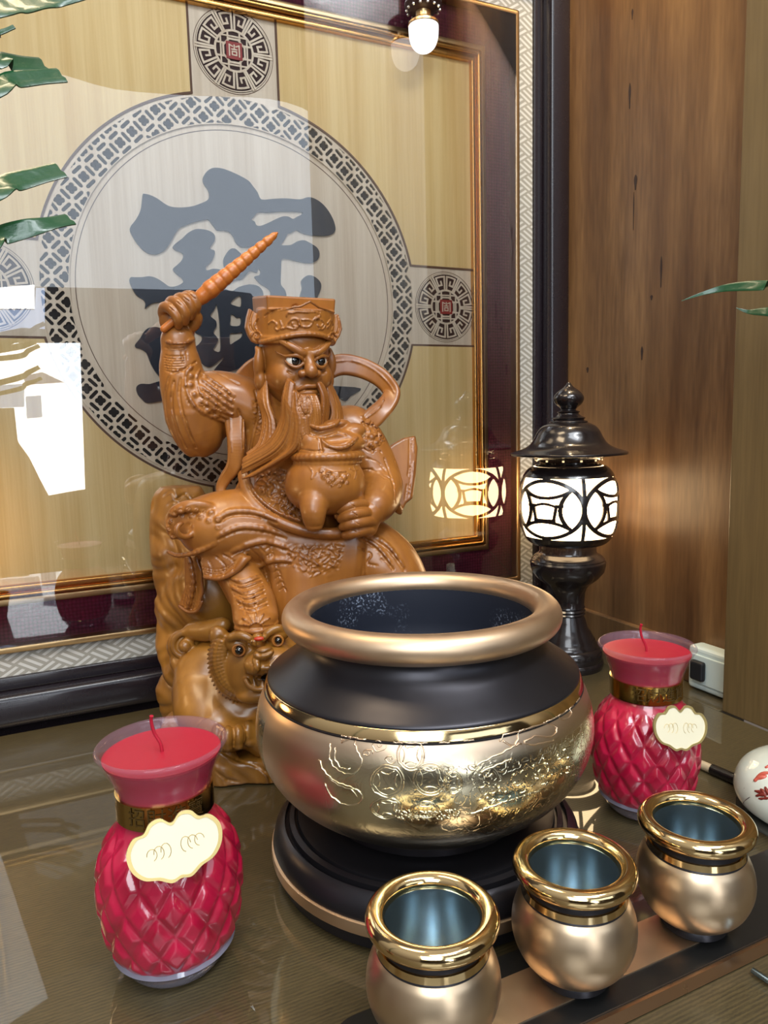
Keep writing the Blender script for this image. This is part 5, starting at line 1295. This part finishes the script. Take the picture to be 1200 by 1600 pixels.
he((0, -12, 62), (8.2, 6.4, 6.5), 2.5); he((11.5, -14, 55), (6, 5.6, 7), 2.2); he((-11.5, -14, 55), (6, 5.6, 7), 2.2)
he((5, -18.5, 60), (3, 2.2, 4), 1, '-'); he((-5, -18.5, 60), (3, 2.2, 4), 1, '-')
hp([(16, -14, 53), (19, -20, 51), (20, -26, 49)], 1.4, 2, '-')
hp([(7, 2, 52), (12, 7.5, 54.5), (19, 10.5, 53.5), (27, 9.5, 49), (33, 9, 42)], [1.6, 2.2, 2.4, 2.0, 1.0], 1.2)    # upper lids
hp([(7, 2, 52), (12, -3, 53), (19, -5.5, 52.5), (26, -3, 49), (32, 3, 43)], [1.4, 2, 2.2, 1.8, 1.0], 1.2)    # lower lids
hp([(30, 8, 46), (38, 12, 38), (42, 15, 32)], [1.2, .9, .5], 1)
hp([(9, -12, 52), (18, -15, 51), (28, -12, 46)], 1.2, 2, '-')
hp([(8, -25, 57), (13, -33, 55), (22, -42, 48), (26, -50, 40)], 1.5, 3, '-')                        # folds beside the mouth
he((0, -38, 42), (22, 15, 16), 6)
hp([(0, -31, 61.5), (7, -31, 60.5), (15, -35.5, 56), (20, -40, 51)], [3.0, 3.2, 2.6, 1.2], 1.2)     # frowning lips
hp([(0, -40, 60.5), (7, -40, 59.5), (14, -41, 56), (18, -42, 52)], [4.2, 4.0, 2.8, 1.2], 1.2)
hp([(0, -35.3, 64.5), (8, -35.8, 63), (15, -38.5, 58.5), (20, -41.5, 54)], [1.3, 1.2, 1, .8], .8, '-')
he((0, -24, 60), (2.2, 4, 3), 1, '-')
for sg in (1, -1):                                                                              # ears
    he((sg*53, -2, -2), (8, 22, 13), 2, rot=sg*4, yaw=sg*35); he((sg*53, -27, 0), (8, 14, 9), 3)
    he((sg*57, 2, -2), (4, 12, 6), 1.5, '-')
hp([(52, 16, -12), (56, 18, -4), (57, 8, 4), (54, -6, 5), (53, -18, 3)], 2.4, 1.2)
he((0, -72, -6), (30, 22, 28), 8)
H.mesh('head', M_st, statue)
for sg in (1, -1):
    bm = bmesh.new(); bmesh.ops.create_uvsphere(bm, u_segments=32, v_segments=24, radius=1)
    c = HO+HR.T@(np.array([sg*19.5, 2.8, 43.5])*PXM)-S_O
    for v in bm.verts: q = np.array([v.co.x*10.5, v.co.y*9.0, v.co.z*8.6])*PXM; q = HR.T@q+c; v.co = Vector(q)
    bmesh.ops.recalc_face_normals(bm, faces=bm.faces); me = bpy.data.meshes.new('eye'); bm.to_mesh(me); bm.free(); e = link('eye', me, M_eye_white, statue, 180)
    bm = bmesh.new(); bmesh.ops.create_uvsphere(bm, u_segments=32, v_segments=16, radius=1)
    c = HO+HR.T@(np.array([sg*19.5+.3, 3.0, 47.2])*PXM)-S_O
    for v in bm.verts: q = np.array([v.co.x*7.2, v.co.y*7.2, v.co.z*5.9])*PXM; q = HR.T@q+c; v.co = Vector(q)
    me = bpy.data.meshes.new('pupil'); bm.to_mesh(me); bm.free(); link('pupil', me, M_eye_black, e, 180)

# ---- hat
H = Hd((-88, 12, -64), (88, 112, 76), .0007)
def hbox(c, r, rnd, k=2, op='+', taper=0, pw=None):
    c = np.array(c)*PXM; r = np.array(r)*PXM; R_ = rnd*PXM; sl, X = H.sub(c-r-.006-k*PXM, c+r+.006+k*PXM)
    x, y, z = X[0]-c[0], X[1]-c[1], X[2]-c[2]
    tp = 1+taper*(y/r[1])
    qx = np.abs(x)/tp-r[0]+R_; qy = np.abs(y)-r[1]+R_; qz = np.abs(z)/tp-r[2]+R_
    d = np.sqrt(np.maximum(qx, 0)**2+np.maximum(qy, 0)**2+np.maximum(qz, 0)**2)+np.minimum(np.maximum(np.maximum(qx, qy), qz), 0)-R_
    H.mix(sl, d.astype(np.float32), k*PXM, op)
hbox((0, 66, -6), (50, 23, 32), 3, 2, taper=.03)
def hcyl(c, rx, rz, hy, rnd, k=2, op='+', bulge=0):
    c = np.array(c)*PXM; R_ = rnd*PXM; sl, X = H.sub(c-np.array([rx, hy, rz])*PXM-.006, c+np.array([rx, hy, rz])*PXM+.006)
    x, y, z = X[0]-c[0], X[1]-c[1], X[2]-c[2]
    qr = (np.sqrt((x/rx)**2+(z/rz)**2)-PXM)*min(rx, rz)+R_; qy = np.abs(y)-hy*PXM+R_
    d = np.sqrt(np.maximum(qr, 0)**2+np.maximum(qy, 0)**2)+np.minimum(np.maximum(qr, qy), 0)-R_
    H.mix(sl, d.astype(np.float32), k*PXM, op)
hcyl((0, 51, 0), 54, 56, 21, 3)
hcyl((0, 30, 0), 55.5, 57.5, 5, 3, 3)
H.ell_l(np.array((0, 22, 52))*PXM, np.array((44, 17, 26))*PXM, None, 1.5*PXM, '-')
for i in range(24):      # lower lip of the band, arched over the forehead
    a0, a1 = [(-1.45+2.9*q/24) for q in (i, i+1)]
    f_ = lambda a: np.array([54.5*math.sin(a), 26+13.5*math.cos(a)**2, 56.5*math.cos(a)])*PXM
    H.rcl(f_(a0), f_(a1), 3.0*PXM, 3.0*PXM, 1*PXM)
    g_ = lambda a: np.array([54.5*math.sin(a), 70+6*math.cos(a*1.6)**2+ (6*max(0, 1-abs(a)*4)), 55.5*math.cos(a)])*PXM
    if abs(a0) < 1.2: H.rcl(g_(a0), g_(a1), 1.5*PXM, 1.5*PXM, .8*PXM)
H.R_ = None
def hwing(poly, w):
    H.sheet([(x, y, w_) for (x, y), w_ in zip(poly, w if hasattr(w, '__len__') else [w]*len(poly))], 5, 2.5, 2)
hwing([(412, 494), (404, 497), (398, 489), (389, 482), (385, 497), (383, 512), (387, 524), (393, 534), (402, 538), (412, 536)], 44)
hwing([(509, 498), (516, 495), (527, 490), (531, 502), (533, 514), (529, 526), (522, 536), (513, 539), (506, 533)], 40)
for L_ in ([(413, 494), (430, 485), (450, 481), (463, 477), (468, 483), (486, 486), (500, 488)], [(396, 484), (391, 500), (392, 512), (398, 520)], [(528, 492), (530, 506), (528, 518), (522, 526)]): H.line(L_, 1.2, '-', .7)
for L_ in ([(392, 527), (395, 521), (402, 518), (408, 523), (405, 529), (399, 528), (400, 524)], [(404, 497), (398, 508), (402, 516)], [(526, 526), (522, 520), (516, 521), (514, 527), (519, 529), (520, 525)], [(516, 497), (520, 508), (518, 516)],
           [(420, 506), (426, 502), (432, 506), (430, 512), (434, 516), (440, 510), (438, 502)], [(440, 514), (446, 512), (450, 506), (456, 499), (464, 499), (468, 506), (464, 511), (458, 509), (457, 505)],
           [(448, 494), (450, 489), (458, 489), (464, 487), (480, 488), (494, 488), (500, 494), (494, 497)], [(466, 500), (468, 508), (476, 511), (484, 510), (488, 503), (482, 500), (472, 500)],
           [(490, 500), (495, 497), (502, 500), (505, 506), (500, 511), (496, 508)], [(449, 512), (458, 514), (464, 513)], [(498, 514), (504, 514), (508, 509)], [(512, 505), (516, 500), (514, 508), (511, 512)]):
    H.line(L_, 1.5, '+', .8)
H.mesh('hat', M_st, statue)

# ---- beard and side hair
Bd = Sculpt(np.array([S_U, S_V, S_W])@(LW(378, 760, 60)-S_O)-np.array([.010, .008, .050]), np.array([S_U, S_V, S_W])@(LW(540, 585, 60)-S_O)+np.array([.010, .012, .052]), .0007)
def bundle(A, C, n, r=2.2, w=3, seed=0, bow=3):
    r_ = np.random.default_rng(seed)
    for i in range(n):
        t = i/(n-1); pts = []
        for j, (a, c) in enumerate(zip(A, C)):
            p = np.array(a)*(1-t)+np.array(c)*t; p[2] += bow*math.sin(PI*t)+r_.uniform(-1, 1)*.8; p[0] += r_.uniform(-1, 1)*.8
            pts.append(tuple(p))
        Bd.path(pts, [r*.9, r, r, r*.95, r*.55], .5, 5)
    for i in range(n//2):   # body under the strands
        t = (i+.5)/(n//2); pts = [tuple(np.array(a)*(1-t)+np.array(c)*t-np.array([0, 0, 3.5])) for a, c in zip(A, C)]
        Bd.path(pts, [r*1.6, r*2, r*2, r*1.6, r*.7], 2, 4)
bundle([(408, 588, 36), (404, 620, 50), (412, 655, 58), (404, 692, 62), (386, 708, 62)], [(417, 596, 50), (420, 632, 62), (430, 664, 68), (424, 700, 70), (392, 724, 66)], 9, 2.0, seed=1)
bundle([(450, 594, 84), (444, 620, 88), (440, 655, 84), (420, 690, 76), (380, 716, 64)], [(459, 602, 90), (456, 640, 94), (456, 675, 90), (436, 708, 82), (378, 740, 64)], 11, 2.2, seed=2)
bundle([(457, 610, 90), (459, 645, 95), (458, 680, 92), (440, 712, 84), (380, 748, 66)], [(468, 620, 92), (474, 650, 96), (472, 684, 94), (462, 704, 90), (400, 742, 74)], 10, 2.1, seed=3)
bundle([(466, 620, 92), (466, 640, 97), (466, 668, 97), (470, 690, 96), (466, 706, 92)], [(494, 619, 90), (499, 636, 93), (500, 652, 92), (499, 672, 90), (494, 690, 88)], 12, 2.1, seed=4)
bundle([(497, 600, 84), (503, 616, 86), (503, 640, 86), (500, 660, 84), (496, 676, 84)], [(502, 601, 78), (511, 622, 78), (511, 645, 76), (508, 664, 76), (503, 678, 78)], 7, 2.0, seed=5)
bundle([(510, 596, 50), (514, 620, 52), (519, 645, 54), (512, 664, 58), (500, 676, 62)], [(515, 600, 36), (530, 632, 40), (534, 660, 44), (526, 674, 50), (512, 684, 58)], 9, 2.0, seed=6)
for k_ in range(3): Bd.line([(470+k_, 618+k_*5), (464+k_*2, 632), (468+k_*3, 646), (478, 652-k_*2), (486-k_*2, 640), (484-k_*2, 626), (478, 618+k_*4)], .9, '-', .5)
Bd.mesh('beard', M_st, statue)

# ---- tiger
G = Sculpt((-.205, .0, -.10), (.110, .215, .175), .0013)
G.ell((410, 1035, 96), (66, 56, 50), k=10, rot=-8)
G.ell((372, 1110, 56), (76, 62, 60), k=16); G.ell((470, 1080, 20), (100, 80, 70), k=16); G.ell((330, 1060, 30), (52, 60, 50), k=14)
G.ell((425, 1034, 132), (34, 23, 30), k=7, rot=8); G.ell((412, 1021, 158), (14, 9, 9), k=4, rot=12); G.ell((402, 1038, 148), (18, 14, 16), k=5); G.ell((446, 1032, 140), (18, 14, 18), k=5)
G.ell((412, 1078, 122), (38, 14, 26), k=6, rot=10); G.ell((390, 1060, 112), (26, 22, 28), k=8)
G.ell((422, 1058, 152), (26, 8, 24), k=2, op='-', rot=14)                                   # open mouth
G.ell((374, 1006, 122), (19, 13, 14), k=6, rot=-10); G.ell((434, 990, 126), (16, 12, 14), k=6, rot=10)
G.path([(352, 1006, 118), (362, 996, 132), (378, 993, 138), (392, 1000, 140), (400, 1006, 140)], [3, 5, 5, 4.5, 3], 3)
G.path([(410, 1000, 140), (420, 988, 138), (436, 982, 134), (448, 990, 128)], [3, 4.5, 5, 3], 3)
G.ell((403, 1000, 128), (9, 13, 14), k=5)
G.ell((344, 998, 88), (14, 20, 12), k=4, rot=24); G.ell((348, 1003, 100), (7, 12, 6), k=2, rot=24, op='-')
G.path([(398, 1030, 158), (402, 1042, 164), (398, 1050, 160)], [3, 4, 3], 2); G.line([(396, 1016), (406, 1022), (418, 1020), (428, 1014)], 1.8, '-', 1)
G.ell((404, 1023, 166), (4, 3, 5), k=1, op='-'); G.ell((421, 1018, 166), (4, 3, 5), k=1, op='-')
for (x, y, x2, y2, w_) in ((399, 1046, 401, 1060, 152), (409, 1047, 410, 1055, 156), (418, 1044, 419, 1051, 158), (428, 1040, 430, 1048, 156), (398, 1070, 396, 1060, 146), (410, 1070, 410, 1063, 148), (422, 1066, 422, 1060, 148)):
    G.rc((x, y, w_), (x2, y2, w_-1), 3.2, 1.2, 1)
G.path([(384, 1062, 138), (392, 1074, 146), (408, 1077, 150), (426, 1072, 148)], 3.2, 2); G.path([(386, 1050, 140), (400, 1044, 156), (420, 1044, 160)], 2.8, 2)
# cheek ruff: curved tufts
for k_ in range(20):
    t = k_/19; a = math.radians(150+t*125); cx_, cy_ = 382, 1032
    x0, y0 = cx_+36*math.cos(a)*1.0, cy_-44*math.sin(a); x1, y1 = cx_+56*math.cos(a), cy_-64*math.sin(a)
    G.path([(x0+6, y0-6, 122), ((x0+x1)/2, (y0+y1)/2-3, 120), (x1-3, y1+2, 100)], [2.6, 4.4, 1.2], .8, 4)
G.path([(352, 1000, 112), (342, 1024, 112), (340, 1050, 112), (352, 1076, 110), (374, 1090, 106)], [4, 6, 6, 6, 5], 3, 5)
# legs and paws
G.path([(318, 1082, 46), (322, 1115, 74), (342, 1140, 96)], [44, 36, 28], 10)
G.ell((360, 1148, 108), (33, 22, 30), k=6, rot=4)
for x, y, w_, r in ((340, 1150, 124, 11), (356, 1153, 134, 12), (373, 1151, 132, 11.5), (388, 1145, 120, 10)):
    G.ell((x, y, w_), (r*.82, 17, r*1.2), k=2.2); G.ell((x, y+15, w_+6), (r*.6, 5, 5), k=1.5)
for x in (348, 365, 381): G.line([(x, 1136), (x+1, 1150), (x, 1166)], 1.8, '-', 1)
G.ell((430, 1140, 90), (50, 40, 50), k=14); G.ell((540, 1120, 10), (90, 90, 80), k=16)
G.noise(W0([(255, 1000), (340, 1000), (340, 1140), (255, 1140)], 40), 2.2, 22, 'fold', 10, 7)
for k_ in range(6): G.line([(388+k_*5, 1012-k_*2), (386+k_*5, 1006-k_*2), (389+k_*5, 1001-k_*2)], .9, '-', .6)
for k_ in range(5): G.bumps([(392+k_*3, 1034+k_*3, 1.2), (434-k_*3, 1026+k_*3, 1.2)], op='-', lift=.6)
G.path([(300, 1040, 40), (290, 1075, 44), (296, 1110, 60), (312, 1140, 78)], [5, 6, 6, 4], 4)
G.ell((301, 1072, 60), (8, 7, 8), k=3)
# tail scroll
sp = [(289+(3+21*t)*math.cos(2.6+t*9.2), 1010+(3+21*t)*math.sin(2.6+t*9.2), 34-6*t) for t in np.linspace(0, 1, 26)]
G.ell((289, 1010, 18), (27, 27, 16), k=4); G.path(sp, [4, 4, 5], 1.5, 2); G.ell((289, 1010, 36), (9, 9, 8), k=1)
G.path([(300, 985, 26), (326, 985, 40), (350, 976, 50)], [12, 14, 10], 6); G.path([(276, 1034, 22), (296, 1056, 34), (318, 1062, 44)], [10, 12, 8], 6)
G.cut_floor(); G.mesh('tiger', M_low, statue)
M_mark = plain('red_mark', srgb(176, 52, 28), .35)
def ball(name, p, r, mat, parent=statue, sc=(1, 1, 1)):
    bm = bmesh.new(); c = LW(*p)-S_O
    bmesh.ops.create_uvsphere(bm, u_segments=28, v_segments=20, radius=r*PXM, matrix=Matrix.Translation(Vector(c)) @ Matrix.Rotation(-S_B, 4, 'Z') @ Matrix.Diagonal((*sc, 1)))
    me = bpy.data.meshes.new(name); bm.to_mesh(me); bm.free(); return link(name, me, mat, parent, 180)
for x, y, w_, r in ((373, 1016, 132, 8.5), (434, 1001, 134, 7.5)):
    e = ball('tiger_eye', (x, y, w_), r, M_st); ball('pupil', (x+.8, y, w_+r*.42), r*.72, M_eye_black, e)
    for q in (0,):
        pts = [LW(x+(r+.6)*math.cos(a), y+(r+.2)*math.sin(a), w_+4)-S_O for a in np.linspace(0, 2*PI, 22)]
        tube('eyelid', pts, 1.7*PXM, M_st, statue, 8)
ball('forehead_mark', (405, 998, 141), 6, M_mark, statue, (1.2, .6, .5))
ball('mouth_hollow', (424, 1058, 132), 16, M_eye_black, statue, (1.1, .8, .35))

# ---- rock: tall back slab and base
Q = Sculpt((-.235, .0, -.135), (.245, .335, .145), .0016)
Q.path([(281, 792, -70), (276, 850, -66), (278, 920, -58), (282, 985, -46), (300, 1040, -30)], [42, 38, 30, 34, 44], 12)
Q.ell((262, 790, -74), (24, 26, 24), k=8); Q.ell((290, 775, -70), (26, 24, 24), k=8); Q.ell((272, 868, -50), (28, 44, 30), k=8); Q.ell((282, 950, -36), (34, 50, 34), k=8)
Q.ell((330, 930, -20), (60, 70, 50), k=14); Q.ell((350, 870, -30), (70, 70, 40), k=16)
Q.ell((284, 1082, -66), (40, 48, 40), k=8); Q.ell((272, 1100, -70), (26, 26, 30), k=6)
Q.ell((480, 1010, -30), (130, 130, 70), k=16); Q.ell((560, 960, -20), (90, 80, 70), k=16)
def qbox(x0, x1, y0, y1, w0, w1, rnd, k=8):
    a = Q.L((x0, y1, w1)); b = Q.L((x1, y0, w1)); lo = np.array([min(a[0], b[0]), 0-.02, w0*.001]); hi = np.array([max(a[0], b[0]), b[1], w1*.001])
    c = (lo+hi)/2; r = (hi-lo)/2; R_ = rnd*PXM; sl, X = Q.sub(lo-.01, hi+.01)
    qx = np.abs(X[0]-c[0])-r[0]+R_; qy = np.abs(X[1]-c[1])-r[1]+R_; qz = np.abs(X[2]-c[2])-r[2]+R_
    d = np.sqrt(np.maximum(qx, 0)**2+np.maximum(qy, 0)**2+np.maximum(qz, 0)**2)+np.minimum(np.maximum(np.maximum(qx, qy), qz), 0)-R_
    Q.mix(sl, d.astype(np.float32), k*PXM, '+')
qbox(330, 640, 1172, 1240, -90, 128, 8); qbox(285, 600, 1150, 1240, -110, 70, 14)
Q.ell((420, 1200, 118), (14, 30, 16), k=6); Q.ell((345, 1190, 116), (24, 26, 16), k=8); Q.ell((300, 1150, 20), (50, 46, 60), k=12)
Q.noise(W0([(230, 740), (330, 740), (330, 1130), (230, 1130)], -40), 2.6, 16, 'rock', 6, 8)
Q.noise(W0([(320, 1150), (470, 1150), (470, 1250), (320, 1250)], 110), 2.2, 14, 'rock', 3, 9)
for L_ in ([(256, 775), (268, 768), (276, 780), (290, 772), (300, 786)], [(262, 790), (272, 784), (280, 796)], [(300, 1040), (284, 1070), (278, 1110)]): Q.line(L_, 1.8, '-', 1.5)
Q.line([(340, 1170), (370, 1186), (400, 1196), (424, 1214)], 2.2, '-', 1.5); Q.line([(405, 1168), (416, 1190), (424, 1222)], 2.4, '-', 1.5); Q.line([(330, 1200), (350, 1216), (372, 1222)], 1.5, '-', 1.5)
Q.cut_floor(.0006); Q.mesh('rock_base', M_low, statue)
